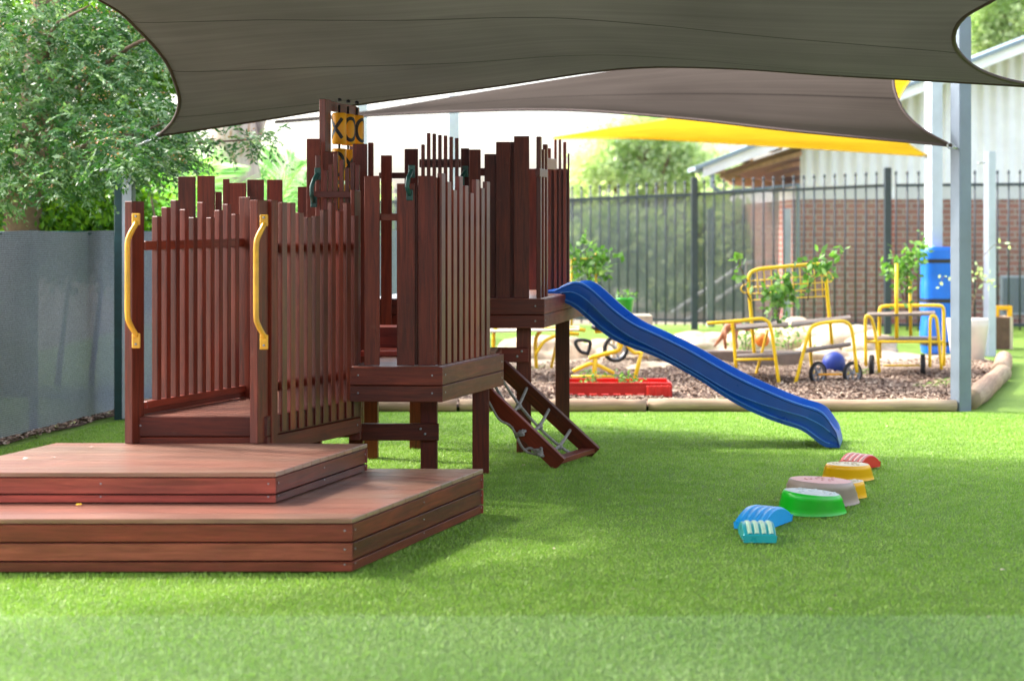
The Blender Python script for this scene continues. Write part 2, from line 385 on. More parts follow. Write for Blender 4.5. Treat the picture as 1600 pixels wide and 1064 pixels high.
def tag(o, label=None, cat=None, group=None, kind=None):
    if label: o['label'] = label
    if cat: o['category'] = cat
    if group: o['group'] = group
    if kind: o['kind'] = kind
    return o
def empty(name, loc, label, cat, group=None):
    o = bpy.data.objects.new(name, None); o.empty_display_size = .1; C.objects.link(o); o.location = loc
    return tag(o, label, cat, group)
def np_mesh(name, verts, faces_n, mat, parent=None, tints=None, smooth=False):
    """verts (k, faces_n, 3): one polygon per row"""
    k = len(verts); me = bpy.data.meshes.new(name)
    me.vertices.add(k*faces_n); me.vertices.foreach_set('co', verts.astype(np.float32).ravel())
    me.loops.add(k*faces_n); me.loops.foreach_set('vertex_index', np.arange(k*faces_n, dtype=np.int32))
    me.polygons.add(k); me.polygons.foreach_set('loop_start', np.arange(0, k*faces_n, faces_n, dtype=np.int32))
    me.update(calc_edges=True)
    ca = me.color_attributes.new('tint', 'FLOAT_COLOR', 'CORNER')
    if tints is None: tints = nr.random(k)
    t = np.ones((k, faces_n, 4), np.float32); t[..., :3] = tints[:, None, None]
    ca.data.foreach_set('color', t.ravel())
    me.materials.append(M[mat])
    ob = bpy.data.objects.new(name, me); C.objects.link(ob)
    if parent is not None:
        ob.parent = parent; ob.matrix_parent_inverse = Matrix.Translation(parent.location).inverted()
    return ob
def leaves(centers, dirs, L, W, norm_j=1.0):
    """rhombic leaves, arrays (k,3)"""
    k = len(centers); d = dirs/np.linalg.norm(dirs, axis=1)[:, None]
    r = nr.normal(size=(k, 3)); s = np.cross(d, r); s /= np.linalg.norm(s, axis=1)[:, None]
    L = L*(nr.uniform(.7, 1.3, k))[:, None]; W = W*(nr.uniform(.7, 1.3, k))[:, None]
    a = centers; b_ = centers+d*L*.5+s*W*.5; c_ = centers+d*L; e = centers+d*L*.5-s*W*.5
    return np.stack([a, b_, c_, e], 1)
def blob_leaves(blobs, n, L, W, droop=.4):
    """blobs: (center, rx, ry, rz); leaves sit near the blob surface in little tufts"""
    out_ = []; vol = np.array([b[1]*b[3] for b in blobs]); pr = vol/vol.sum()
    for (c, rx, ry, rz), w in zip(blobs, pr):
        k = max(20, int(n*w)); nt_ = max(6, k//9)
        u = nr.normal(size=(nt_, 3)); u /= np.linalg.norm(u, axis=1)[:, None]
        rr = nr.uniform(.45, 1.08, nt_)[:, None]
        tc_ = np.array(c)+u*rr*np.array([rx, ry, rz])
        idx = nr.integers(0, nt_, k)
        cc = tc_[idx]+nr.normal(size=(k, 3))*L*.9
        dd = u[idx]*.7+nr.normal(size=(k, 3))*.8; dd[:, 2] -= droop
        out_.append(leaves(cc, dd, L, W))
    return np.concatenate(out_)

# ------------------------------------------------------------------ ground
def sheet(name, pts, mat, z=0, sub=None):
    mb = MB(); mb.add([(x, y, z) for x, y in pts], [tuple(range(len(pts)))], None, 1)
    return tag(mb.build(name, mat), kind='structure')
sheet('ground', [(-300, -100), (300, -100), (300, 600), (-300, 600)], 'earth', -.014)
sheet('lawn', [(-5.5, 3.9), (12, 3.9), (12, 24.9), (-5.5, 24.9)], 'turf', -.006)
sheet('unseen_grey_ground', [(-12, -12), (12, -12), (12, 3.9), (-12, 3.9)], 'bounce_grey', -.006)  # added out of view to keep green bounce off the tower fronts
# mulch bed, uneven surface
logA = V((-3.25, 12.95, 0)); logB = G(1500, 641); logC = V((4.55, 15.6, 0)); logD = V((5.1, 17.35, 0)); 
def bed(x, y): return .022+.02*math.sin(x*2.1+y)+.015*math.sin(x*5.3-y*3.1)
mb = MB(); nx, ny = 90, 50; vs = []; fs = []
for j in range(ny+1):
    y = 12.95+(18.6-12.95)*j/ny
    xr = logB.x+(logC.x-logB.x)*max(0, min(1, (y-12.9)/2.7)) if y < 15.6 else logC.x+(logD.x-logC.x)*min(1, (y-15.6)/1.75)
    xl = -3.1+.183*(y-12.9)
    for i in range(nx+1):
        x = xl+(xr-xl)*i/nx; vs.append((x, y, bed(x, y)+rnd.uniform(-.008, .008)))
for j in range(ny):
    for i in range(nx):
        a = j*(nx+1)+i; fs.append((a, a+1, a+nx+2, a+nx+1))
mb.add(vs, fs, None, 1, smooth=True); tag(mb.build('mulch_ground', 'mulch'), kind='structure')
# strip of bark along the left fence
mb = MB(); vs = []; fs = []
for j in range(41):
    y = 9.0+4.0*j/40; x0 = -3.38+.183*(y-11); 
    for i in range(4): vs.append((x0-.02+(.04+.11*max(0,(y-10.5)/2.5)+.03*math.sin(y*7))*i/3, y, .012+rnd.uniform(-.006, .01) if 0 < i < 3 else .0))
for j in range(40):
    for i in range(3): a = j*4+i; fs.append((a, a+1, a+5, a+4))
mb.add(vs, fs, None, 1, smooth=True); tag(mb.build('mulch_strip_ground', 'mulch'), kind='structure')

def chips(n, xy, z0):
    c_ = np.array([(x, y, z0(x, y)+.006) for x, y in xy]); a = nr.uniform(0, 2*np.pi, n)
    d = np.stack([np.cos(a), np.sin(a), nr.normal(0, .25, n)], 1); r_ = np.stack([-np.sin(a), np.cos(a), nr.normal(0, .35, n)], 1)
    L = nr.uniform(.007, .019, n)[:, None]; W = nr.uniform(.004, .012, n)[:, None]
    return np.stack([c_-d*L-r_*W, c_+d*L*.9-r_*W*.6, c_+d*L+r_*W, c_-d*L*.8+r_*W*1.1], 1)+np.array([0, 0, .006])
pts = []
while len(pts) < 42000:
    y = 12.98+4.6*rnd.random()**1.4; x = rnd.uniform(-3.2, 5.2)
    xr = logB.x+(logC.x-logB.x)*max(0, (y-12.9)/2.7)
    if x < xr-.05 and x > -3.0+.183*(y-12.9): pts.append((x, y))
o = np_mesh('bark_chips', chips(len(pts), pts, bed), 4, 'mulch_chip')
tag(o, 'loose brown bark chips covering the play bed', 'bark mulch', kind='stuff')
pts = []
while len(pts) < 1500:
    y = rnd.uniform(9.5, 13.0); x = -3.38+.183*(y-11)+abs(rnd.gauss(.01, .06)); pts.append((x, y))
o = np_mesh('leaf_litter', chips(len(pts), pts, lambda x, y: .012), 4, 'mulch_chip')
tag(o, 'brown leaf litter along the foot of the grey screen fence', 'leaf litter', kind='stuff')

# turf blades
k = 560000
y = 4.95+nr.random(k)**.95*8.1; x = (nr.random(k)*2-1)*(.325*y+1.5)
base = np.stack([x, y, np.full(k, -.006)], 1)
hgt = nr.uniform(.007, .016, k); a = nr.uniform(0, 2*np.pi, k); w = nr.uniform(.0016, .0032, k)
lean = np.stack([nr.normal(0, .008, k)+.001, nr.normal(0, .008, k), hgt], 1)
sd = np.stack([np.cos(a)*w, np.sin(a)*w, np.zeros(k)], 1)
tri = np.stack([base-sd, base+sd, base+lean], 1)
keep = ~((y > 6.82) & (y < 8.3) & (x < -.68+(y-6.82)*.33))
xf = -3.30+.183*(y-11); keep &= ((x > xf+.06+.14*np.clip((y-10.5)/2.5, 0, 1))) & (y < 12.85)
big = .5+.22*np.sin(x*1.3+np.sin(y*.9)*2)*np.cos(y*1.7+x*.6)+.18*np.sin(x*4.1+y*2.3)*np.sin(y*5.2-x*1.7)
tn = np.clip(.75*nr.random(k)+.25*big, 0, 1)
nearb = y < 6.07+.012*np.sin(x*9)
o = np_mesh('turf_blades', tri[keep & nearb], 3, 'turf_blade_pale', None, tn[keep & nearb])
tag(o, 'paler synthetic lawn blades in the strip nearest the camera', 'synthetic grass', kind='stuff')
keep &= ~nearb
o = np_mesh('turf_blades', tri[keep], 3, 'turf_blade', None, tn[keep])
tag(o, 'short bright green blades of the synthetic lawn', 'synthetic grass', kind='stuff')

# ------------------------------------------------------------------ low step platforms
def step_platform(name, quad, z0, z1, rows, label, mat='deckwood'):
    """quad: front-left, front-right, back-right, back-left (x,y)"""
    q = [V((a, b, 0)) for a, b in quad]
    root = empty(name, (q[0]+q[2])*.5+V((0, 0, z0)), label, 'step platform', 'low wooden step platforms')
    core = MB(); cq = [p+(sum(q, V())/4-p)*.03 for p in q]
    core.prism([(p.x, p.y) for p in cq], z0+.004, z1-.012, tint=1); core.build('frame', 'gap', root)
    top = MB(); n = 11
    ctr = sum(q, V())/4
    for i in range(n):
        t0 = i/n+.0012; t1 = (i+1)/n-.0012
        a = q[0].lerp(q[3], t0); b = q[1].lerp(q[2], t0); c_ = q[1].lerp(q[2], t1); d = q[0].lerp(q[3], t1)
        vs = [V((p.x, p.y, z1-.02)) for p in (a, b, c_, d)]+[V((p.x, p.y, z1)) for p in (a, b, c_, d)]
        of = rnd.uniform(0, 40)
        fs = [(3, 2, 1, 0), (4, 5, 6, 7), (0, 1, 5, 4), (1, 2, 6, 5), (2, 3, 7, 6), (3, 0, 4, 7)]
        top.add(vs, fs, [[(vs[k].x+of, vs[k].y+of) for k in f] if j < 2 else [(vs[k].x+vs[k].y+of, vs[k].z+of) for k in f] for j, f in enumerate(fs)], rnd.uniform(.97, 1.03))
    top.build('decking', 'decktop', root, bevel=.002)
    zt = z1-.021
    hs = rows; tot = sum(hs)
    for side in range(4):
        a = q[side]; b = q[(side+1) % 4]; d = (b-a).normalized(); nrm = V((d.y, -d.x, 0))
        fb = MB(); z = zt
        for h in hs:
            hh = h/tot*(zt-z0)
            fb.obox((a+b)/2-nrm*.012+V((0, 0, z-hh/2)), (b-a)/2-d*(.013 if side % 2 else -.001), nrm*.011, V((0, 0, hh/2-.0035)))
            z -= hh
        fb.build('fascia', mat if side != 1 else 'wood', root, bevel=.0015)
        # screws near the ends
    for side in (0, 1):
        a = q[side]; b = q[(side+1) % 4]; d = (b-a).normalized(); nrm = V((d.y, -d.x, 0)); z = zt
        for h in hs:
            hh = h/tot*(zt-z0)
            for e in (.03, (b-a).length*.5, (b-a).length-.03):
                pz = a+d*e+nrm*.0005+V((0, 0, z-hh/2+.01)); sc = MB(); sc.tube([pz, pz+nrm*.0015], .004, 8); sc.build('screw', 'steel', root)
            z -= hh
    return root
step_platform('step_platform', [(-3.9, 6.80), (-.655, 6.816), (-.142, 8.217), (-.16, 8.36)][:2]+[(-.142, 8.24), (-3.4, 8.30)], 0, .22, (.085, .085, .05),
              'large lower reddish timber step platform on the lawn, nearest the camera')
step_platform('step_platform', [(-2.53, 7.19), (-1.022, 7.185), (-.709, 8.16), (-2.24, 8.19)], .222, .355, (.09, .045),
              'smaller upper timber step platform with slat shadows, standing on the larger one')

# ------------------------------------------------------------------ play structure
PS = empty('play_structure', (-.6, 9.6, 0), 'dark red timber play tower with slatted balustrades, deck, rope climber and blue slide', 'play structure')
def part(mb, name, mat='wood', bevel=.0025, parent=PS, label=None):
    o = mb.build(name, mat, None, bevel=bevel)
    o.parent = parent; o.matrix_parent_inverse = parent.matrix_basis.inverted() if parent is PS else Matrix()
    if label: o['label'] = label
    return o
_ps_inv = Matrix.Translation(PS.location).inverted()
def part(mb, name, mat='wood', bevel=.0025, parent=None, label=None):
    o = mb.build(name, mat, None, bevel=bevel)
    if parent is None: o.parent = PS; o.matrix_parent_inverse = _ps_inv
    else: o.parent = parent; o.matrix_parent_inverse = Matrix()
    if label: o['label'] = label
    return o

def slat_line(mb, a, b, n, z0, tops, w=.044, t=.022, z0b=None, skip=()):
    a = V((*a, 0)); b = V((*b, 0)); d = (b-a).normalized(); nrm = V((d.y, -d.x, 0))
    for i in range(n):
        if i in skip: continue
        c_ = a.lerp(b, (i+.5)/n); zz = z0 if z0b is None else z0+(z0b-z0)*(i+.5)/n
        top = tops[i % len(tops)]
        mb.obox(c_+V((0, 0, (zz+top)/2)), d*w/2, nrm*t/2, V((0, 0, (top-zz)/2)))
def vpl(mb, px0, px1, pyt, Y, z0, t=.022, z1=None, ang=0):
    a = P(px0, 360, Y); b = P(px1, 360, Y); zt = z1 if z1 is not None else H-(pyt-360)/F*Y
    x0, x1 = a.x, b.x
    mb.box(x0, x1, Y, Y+t, z0, zt)
def hbar(mb, px0, px1, py0, py1, Y, t=.03, Y1=None):
    z1 = H-(py0-360)/F*Y; z0 = H-(py1-360)/F*Y
    mb.box(P(px0, 0, Y).x, P(px1, 0, Y).x, Y, Y+t, z0, z1)

def platform(name, q, z0, z1, rows, boards=8, sub_under=True):
    """deck with boards and a fascia of stacked boards on all sides"""
    q = [V((a, b, 0)) for a, b in q]
    top = MB()
    for i in range(boards):
        t0 = i/boards+.004; t1 = (i+1)/boards-.004
        a = q[0].lerp(q[3], t0); b = q[1].lerp(q[2], t0); c_ = q[1].lerp(q[2], t1); d = q[0].lerp(q[3], t1)
        vs = [V((p.x, p.y, z1-.02)) for p in (a, b, c_, d)]+[V((p.x, p.y, z1)) for p in (a, b, c_, d)]
        of = rnd.uniform(0, 40)
        fs = [(3, 2, 1, 0), (4, 5, 6, 7), (0, 1, 5, 4), (1, 2, 6, 5), (2, 3, 7, 6), (3, 0, 4, 7)]
        top.add(vs, fs, [[(vs[k].x+of, vs[k].y+of) for k in f] for f in fs], rnd.uniform(.85, 1.15))
    o = part(top, 'deck', 'decktop')
    cq = [p+(sum(q, V())/4-p)*.02 for p in q]; core = MB(); core.prism([(p.x, p.y) for p in cq], z0+.006, z1-.022, tint=1); part(core, 'joist_frame', 'gap', 0)
    for s_ in range(4):
        a = q[s_]; b = q[(s_+1) % 4]; d = (b-a).normalized(); nrm = V((d.y, -d.x, 0)); fb = MB(); z = z1-.001
        for h in rows:
            hh = h/sum(rows)*(z1-z0)
            fb.obox((a+b)/2+nrm*.012+V((0, 0, z-hh/2)), (b-a)/2+d*(.0 if s_ % 2 else .022), nrm*.011, V((0, 0, hh/2-.002)))
            z -= hh
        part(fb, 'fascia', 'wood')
        if s_ < 2:
            z = z1-.001
            for h in rows:
                hh = h/sum(rows)*(z1-z0)
                for e in (.035, (b-a).length-.035):
                    q_ = a+d*e+nrm*.0235+V((0, 0, z-hh*.45)); sw_ = MB(); sw_.tube([q_, q_+nrm*.002], .0055, 8); part(sw_, 'screw', 'steel', 0)
                z -= hh
    return o

# --- entrance deck R
RL0 = (-1.865, 8.215); RR0 = (-1.225, 8.215); RL1 = (-1.45, 9.15); RR1 = (-.845, 9.06)
platform('deck', [RL0, RR0, RR1, RL1], .30, .486, (.10, .085))
posts = []
def post(c, z0, z1, w=.055, d=.09, dirv=(0, 1)):
    mb = MB(); dv = V((*dirv, 0)).normalized(); n = V((dv.y, -dv.x, 0))
    mb.obox((c[0], c[1], (z0+z1)/2), n*w/2, dv*d/2, (0, 0, (z1-z0)/2)); return part(mb, 'post', 'wood')
dR = (.39, .92)
z = lambda py, Y: H-(py-360)/F*Y
post((-1.858, 8.19), .357, z(315, 8.2), .045, .10, dR)
post((-1.245, 8.19), .357, z(313, 8.2), .045, .10, dR)
post((-1.19, 8.26), .34, z(313, 8.26), .03, .06, dR)
post((-1.45, 9.13), .0, z(308, 9.1), .07, .07, dR)
# left balustrade
tops = [z(t, 8.7) for t in (339, 325, 314, 328, 340, 316, 340, 328, 318, 334)]
mb = MB(); a = (-1.80, 8.32); b = (-1.49, 9.08)
slat_line(mb, a, b, 10, .52, tops, w=.038, t=.034)
mb.beam((a[0]-.03, a[1]-.07, z(384, 8.3)), (b[0]+.02, b[1]+.05, z(379, 9.15)), .03, .045)
mb.beam((a[0]-.03, a[1]-.07, .535), (b[0]+.02, b[1]+.05, .535), .05, .035)
mb.beam((-1.84, 8.24, .505), (-1.46, 9.15, .505), .04, .03)
part(mb, 'balustrade', 'slat')
# right balustrade (slats fixed outside the fascia)
tops = [z(t, 8.65) for t in (318, 318, 333, 340, 338, 328, 316, 329, 316, 336, 331)]
mb = MB(); a = (-1.165, 8.30); b = (-.835, 9.03)
slat_line(mb, a, b, 10, .395, tops, w=.048, t=.024)
mb.beam((a[0]-.035, a[1]-.0, z(388, 8.3)), (b[0]-.035, b[1], z(385, 9)), .03, .05)
mb.beam((a[0]-.035, a[1]-.0, .62), (b[0]-.035, b[1], .62), .03, .05)
part(mb, 'balustrade', 'slat')
# handles
def handle(px, py0, py1, Y, name='handle'):
    mb = MB(); p0 = P(px+9, py0, Y-.03); p1 = P(px+9, py1, Y-.03); o_ = V((-.030, -.035, 0))
    L = [p0+V((0, .02, .01)), p0+V((0, 0, -.01)), p0+o_*.5+V((0, 0, -.04)), p0+o_+V((0, 0, -.08))]+[p0.lerp(p1, t)+o_*1.05 for t in (.22, .3, .4, .5, .6, .7, .78)]+[p1+o_+V((0, 0, .08)), p1+o_*.5+V((0, 0, .04)), p1+V((0, 0, .01)), p1+V((0, .02, -.01))]
    pts = []
    for i in range(len(L)-1):
        for k_ in range(4): pts.append(L[i].lerp(L[i+1], k_/4))
    pts.append(L[-1])
    for _ in range(3): pts = [pts[0]]+[(pts[i-1]+pts[i]*2+pts[i+1])/4 for i in range(1, len(pts)-1)]+[pts[-1]]
    mb.tube(pts, .0135, 12, tint=1)
    mb.box(p0.x-.020, p0.x+.020, Y-.028, Y-.012, p0.z-.012, p0.z+.045, tint=1)
    mb.box(p1.x-.020, p1.x+.020, Y-.028, Y-.012, p1.z-.06, p1.z+.012, tint=1)
    o = part(mb, name, 'handle', bevel=.004)
    for pp in (p0+V((0, 0, .03)), p1-V((0, 0, .04))):
        s_ = MB(); q = V((pp.x, Y-.031, pp.z)); s_.tube([q, q+V((0, .006, 0))], .006, 8); so = part(s_, 'bolt', 'steel', 0, parent=o)
    return o
handle(203, 348, 525, 8.13); handle(403, 350, 527, 8.13)

# --- back deck and wide plank wall
platform('deck', [(-1.98, 9.30), (-.88, 9.18), (-.90, 9.86), (-1.98, 9.86)], .26, .47, (.1, .1))
mb = MB()
for p0, p1, t, Y in ((278, 305, 276, 9.9), (308, 335, 275, 9.9), (336, 346, 300, 9.93), (348, 358, 280, 9.9), (358, 384, 286, 9.9), (386, 412, 281, 9.93), (417, 441, 281, 9.9), (442, 464, 334, 9.9), (465, 480, 292, 9.88)):
    vpl(mb, p0, p1, t, Y, .24)
hbar(mb, 278, 500, 345, 356, 9.86, .03); hbar(mb, 278, 500, 560, 572, 9.86, .03)
part(mb, 'plank_wall', 'wood')
mb = MB()
for p0, p1, t, Y in ((479, 500, 217, 9.75), (505, 527, 237, 9.78), (551, 573, 225, 9.75), (575, 583, 223, 9.82)):
    vpl(mb, p0, p1, t, Y, .44, t=.045)
hbar(mb, 480, 583, 330, 342, 9.80, .03)
part(mb, 'plank_wall', 'wood')
mb = MB()
for i, (p0, t) in enumerate(((493, 243), (505, 266), (513, 257), (521, 240), (530, 250), (539, 262), (547, 254), (555, 258))):
    vpl(mb, p0, p0+6.5, t, 9.50, .47, t=.04)
hbar(mb, 490, 560, 299, 309, 9.455, .035)
part(mb, 'balustrade', 'slat')
for px, py in ((490, 690), (556, 640), (300, 640)):
    mb = MB(); Y = 9.7; mb.box(P(px-11, 0, Y).x, P(px+11, 0, Y).x, Y, Y+.09, 0, .47); part(mb, 'leg')
# --- tower M
MFL = (-.86, 8.95); MFR = (-.392, 8.93); MBR = (-.072, 9.88); MBL = (-.70, 9.90)
platform('deck', [MFL, MFR, MBR, MBL], .48, .669, (.105, .095))
mb = MB()
for p0, p1, t in ((569, 593, 275), (620, 648, 287), (653, 680, 275)): vpl(mb, p0, p1, t, 8.965 if p0 < 600 else 8.96, .672, t=.03)
hbar(mb, 594, 652, 334, 345, 9.0, .03)
mb.box(P(648, 0, 8.99).x, P(653, 0, 8.99).x, 8.985, 9.02, .672, z(290, 9))
part(mb, 'plank_wall', 'wood')
# small return panel left of the opening in deep shade
mb = MB(); mb.box(-.872, -.85, 8.99, 9.35, .49, 1.62); part(mb, 'side_panel')
tops = [z(t, 9.3) for t in (274, 286, 298, 276, 290, 301, 279, 292, 281)]
mb = MB(); a = (-.397, 8.97); b = (-.135, 9.75)
slat_line(mb, a, b, 9, .672, tops, w=.058, t=.026)
for zz in (z(340, 9.1), .86): mb.beam((a[0]-.03, a[1]+.02, zz), (b[0]-.03, b[1]+.03, zz), .03, .05)
part(mb, 'balustrade', 'slat')
# lighter upright at the near corner of the right side
mb = MB(); mb.obox((-.415, 8.985, 1.18), (.012, 0, 0), (0, .02, 0), (0, 0, .505)); part(mb, 'post')
# legs of M
def leg(px0, px1, pyb, top, depth=.09, name='leg'):
    Y = F*H/(pyb-360); mb = MB(); mb.box(P(px0, 0, Y).x, P(px1, 0, Y).x, Y, Y+depth, -.01, top); return part(mb, name, 'wood')
leg(657, 683, 748, .478); leg(738, 764, 739, .478)
leg(566, 590, 716, .478)
mb = MB(); mb.box(P(562, 0, 9.36).x, P(686, 0, 9.36).x, 9.325, 9.36, z(687, 9.36), z(661, 9.36)); br = part(mb, 'brace')
for px, py in ((657, 670), (664, 678), (553, 678)):
    s_ = MB(); q = P(px, py, 9.32); s_.tube([q, q+V((0, .01, 0))], .007, 8); part(s_, 'bolt', 'steel', 0, parent=br).matrix_parent_inverse = Matrix()
# entrance side: heavy beam end under the balustrade
mb = MB(); mb.box(P(545, 0, 9.05).x, P(562, 0, 9.05).x, 9.07, 9.16, z(688, 9.07), .52); part(mb, 'post')
# --- stair between M and S
mb = MB(); mb.box(-.88, -.52, 9.93, 10.16, .60, .823); part(mb, 'step', 'deckwood')
mb = MB(); mb.box(-.88, -.52, 9.62, 9.90, .672, .70); part(mb, 'step', 'deckwood')
# landing
platform('deck', [(-.66, 9.93), (-.10, 9.93), (-.085, 10.36), (-.66, 10.36)], .48, .669, (.1, .09), 4)
# --- tower S
SFL = (-.92, 10.40); SFR = (.18, 10.40); SBR = (.492, 11.93); SBL = (-.65, 11.95)
platform('deck', [SFL, SFR, SBR, SBL], .788, .974, (.1, .086), 12)
mb = MB()
for p0, p1, t, dy in ((632, 653, 233, 0), (720, 733, 232, .03), (733, 751, 234, 0), (757, 775, 241, .03), (775, 797, 222, 0), (797, 804, 222, .04), (803, 827, 213, -.01)):
    vpl(mb, p0, p1, t, 10.44+dy, .974, t=.03)
for p0, p1, t, dy in ((765, 803, 300, .03),): pass
hbar(mb, 720, 805, 263, 275, 10.49, .03); hbar(mb, 720, 810, 300, 312, 10.50, .03)
mb.box(P(757, 0, 10.5).x, P(805, 0, 10.5).x, 10.53, 10.55, .98, 1.66)
part(mb, 'plank_wall', 'wood')
mb = MB()
for p0, p1, t in ((595, 612, 243), ): vpl(mb, p0, p1, t, 10.36, .80, t=.04)
hbar(mb, 592, 634, 270, 279, 10.40, .03); hbar(mb, 592, 655, 334, 345, 10.42, .03)
part(mb, 'plank_wall', 'wood')
mb = MB()
for i, t in enumerate((226, 208, 209, 211, 212, 214, 216)):
    vpl(mb, 658+8.8*i, 658+8.8*i+5.6, t, 10.30, .67, t=.04)
hbar(mb, 655, 720, 249, 262, 10.345, .03)
part(mb, 'balustrade', 'slat')
# S right side: slats either side of the slide opening
dS = V((SBR[0]-SFR[0], SBR[1]-SFR[1], 0)).normalized()
def sline(t): p = V((*SFR, 0))+dS*t; return (p.x-.02, p.y)
mb = MB()
for t, py in ((.05, 214), (.16, 234), (.27, 226)):
    x_, y_ = sline(t); n_ = V((dS.y, -dS.x, 0)); zt = z(py, y_)
    mb.obox((x_, y_, (.974+zt)/2), dS*.021, n_*.014, (0, 0, (zt-.974)/2))
mb.beam((*sline(.27), z(256, 10.7)), (*sline(.60), z(257, 10.95)), .03, .07)
mb.beam((*sline(.0), z(272, 10.7)), (*sline(.27), z(272, 10.7)), .03, .05)
part(mb, 'balustrade', 'slat')
mb = MB()
for p0, p1, t in ((848, 861, 232), (866, 870, 218), (873, 877, 218), (880, 885, 222), (887, 890, 240)):
    vpl(mb, p0, p1, t, 11.86 if p0 < 885 else 11.9, .974, t=.05)
mb.box(P(826, 0, 11.93).x, P(889, 0, 11.93).x, 11.915, 11.94, .974, z(264, 11.93))
hbar(mb, 770, 886, 300, 312, 11.92, .03)
part(mb, 'balustrade', 'slat')
leg(807, 830, 706, .788); leg(868, 890, 667, .788)
mb = MB(); Yb = 10.48; mb.box(P(764, 0, Yb).x, P(826, 0, Yb).x, Yb-.01, Yb+.025, z(566, Yb), z(543, Yb)); br = part(mb, 'brace')
for px, py in ((815, 549), (808, 557)):
    s_ = MB(); q = P(px, py, Yb-.012); s_.tube([q, q+V((0, .01, 0))], .008, 8); part(s_, 'bolt', 'steel', 0, parent=br).matrix_parent_inverse = Matrix()
for px0, px1, pyb in ((640, 662, 700), ):
    leg(px0, px1, pyb, .788)
# dark green hand grips
def grip(pts, r=.013):
    mb = MB(); L = [P(*q) for q in pts]; pp = []
    for i in range(len(L)-1):
        for k_ in range(4): pp.append(L[i].lerp(L[i+1], k_/4))
    pp.append(L[-1]); mb.tube(pp, r, 10, tint=1)
    mb.obox(L[0]+V((0, .012, 0)), (.018, 0, 0), (0, .008, 0), (0, 0, .035), tint=1); mb.obox(L[-1]+V((0, .012, 0)), (.018, 0, 0), (0, .008, 0), (0, 0, .03), tint=1)
    part(mb, 'hand_grip', 'green_handle', .003)
grip([(496, 272, 9.45), (491, 280, 9.42), (487, 292, 9.40), (487, 305, 9.40), (490, 316, 9.44)])
grip([(643, 268, 8.99), (638, 278, 8.93), (636, 292, 8.92), (640, 305, 8.95)])
grip([(727, 268, 10.4), (722, 276, 10.36), (721, 284, 10.36)])

# tic-tac-toe spinner
fr = MB()
A0 = V((P(508, 0, 9.9).x, 9.9, 0)); A1 = V((P(553, 0, 10.33).x, 10.36, 0)); dA = (A1-A0).normalized(); nA = V((dA.y, -dA.x, 0))
fr.obox(A0+V((0, 0, (z(156, 9.9)+.47)/2)), nA*.02, dA*.045, V((0, 0, (z(156, 9.9)-.47)/2)))
fr.obox(A1+V((0, 0, (z(168, 10.36)+.47)/2)), nA*.02, dA*.035, V((0, 0, (z(168, 10.36)-.47)/2)))
fr.beam(A0+dA*.05+V((0, 0, z(166, 9.95))), A1+V((0, 0, z(166, 9.95))), .035, .055)
panel = part(fr, 'game_frame', 'slat')
for row, pc in enumerate((201, 257, 313)):
    for colm, (cx, cy) in enumerate(((-1.040, 10.02), (-.998, 10.13), (-.955, 10.24))):
        hz = .094; zc = z(pc, 10.0)
        cyl = MB(); cyl.lathe([(.001, zc-hz), (.038, zc-hz), (.043, zc-hz+.008), (.043, zc+hz-.008), (.038, zc+hz), (.001, zc+hz)], (cx, cy, 0), 28, tint=1)
        co = part(cyl, 'spinner_cylinder', 'orange', 0, parent=panel); co.matrix_parent_inverse = Matrix()
        mk = MB(); r = .0445
        def pt(a_, h): return V((cx+r*math.cos(a_), cy+r*math.sin(a_), zc+h))
        def ribbon(pp, w=.0105):
            vs = []
            for i, (a_, h) in enumerate(pp):
                a2, h2 = pp[min(i+1, len(pp)-1)]; a1, h1 = pp[max(i-1, 0)]
                da = (a2-a1)*r; dh = h2-h1; l = math.hypot(da, dh) or 1
                vs.append(pt(a_-dh/l*w/r, h+da/l*w)); vs.append(pt(a_+dh/l*w/r, h-da/l*w))
            mk.add(vs, [(2*i, 2*i+1, 2*i+3, 2*i+2) for i in range(len(pp)-1)], None, 1)
        c0 = math.radians(-115 if colm == 0 else (-62 if colm == 1 else -35)) if row == 0 else math.radians((-100, -70, -200)[colm])
        kindm = 'XOO'[colm] if row == 0 else 'OXO'[colm]
        if kindm == 'X':
            ribbon([(c0+(t-.5)*1.9, (t-.5)*.12) for t in [i/12 for i in range(13)]]); ribbon([(c0+(t-.5)*1.9, -(t-.5)*.12) for t in [i/12 for i in range(13)]])
        else:
            ribbon([(c0+.95*math.cos(2*math.pi*i/28), .066*math.sin(2*math.pi*i/28)) for i in range(29)])
        mo = part(mk, 'mark', 'black', 0, parent=panel); mo.matrix_parent_inverse = Matrix()
for (cx, cy) in ((-1.040, 10.02), (-.998, 10.13), (-.955, 10.24)):
    rd = MB(); rd.tube([(cx, cy, z(345, 10)), (cx, cy, z(164, 10))], .007, 8); rd.lathe([(.014, 0), (.014, .012), (.004, .018)], (cx, cy, z(158, 10)), 10)
    ro = part(rd, 'spindle', 'black', 0, parent=panel); ro.matrix_parent_inverse = Matrix()

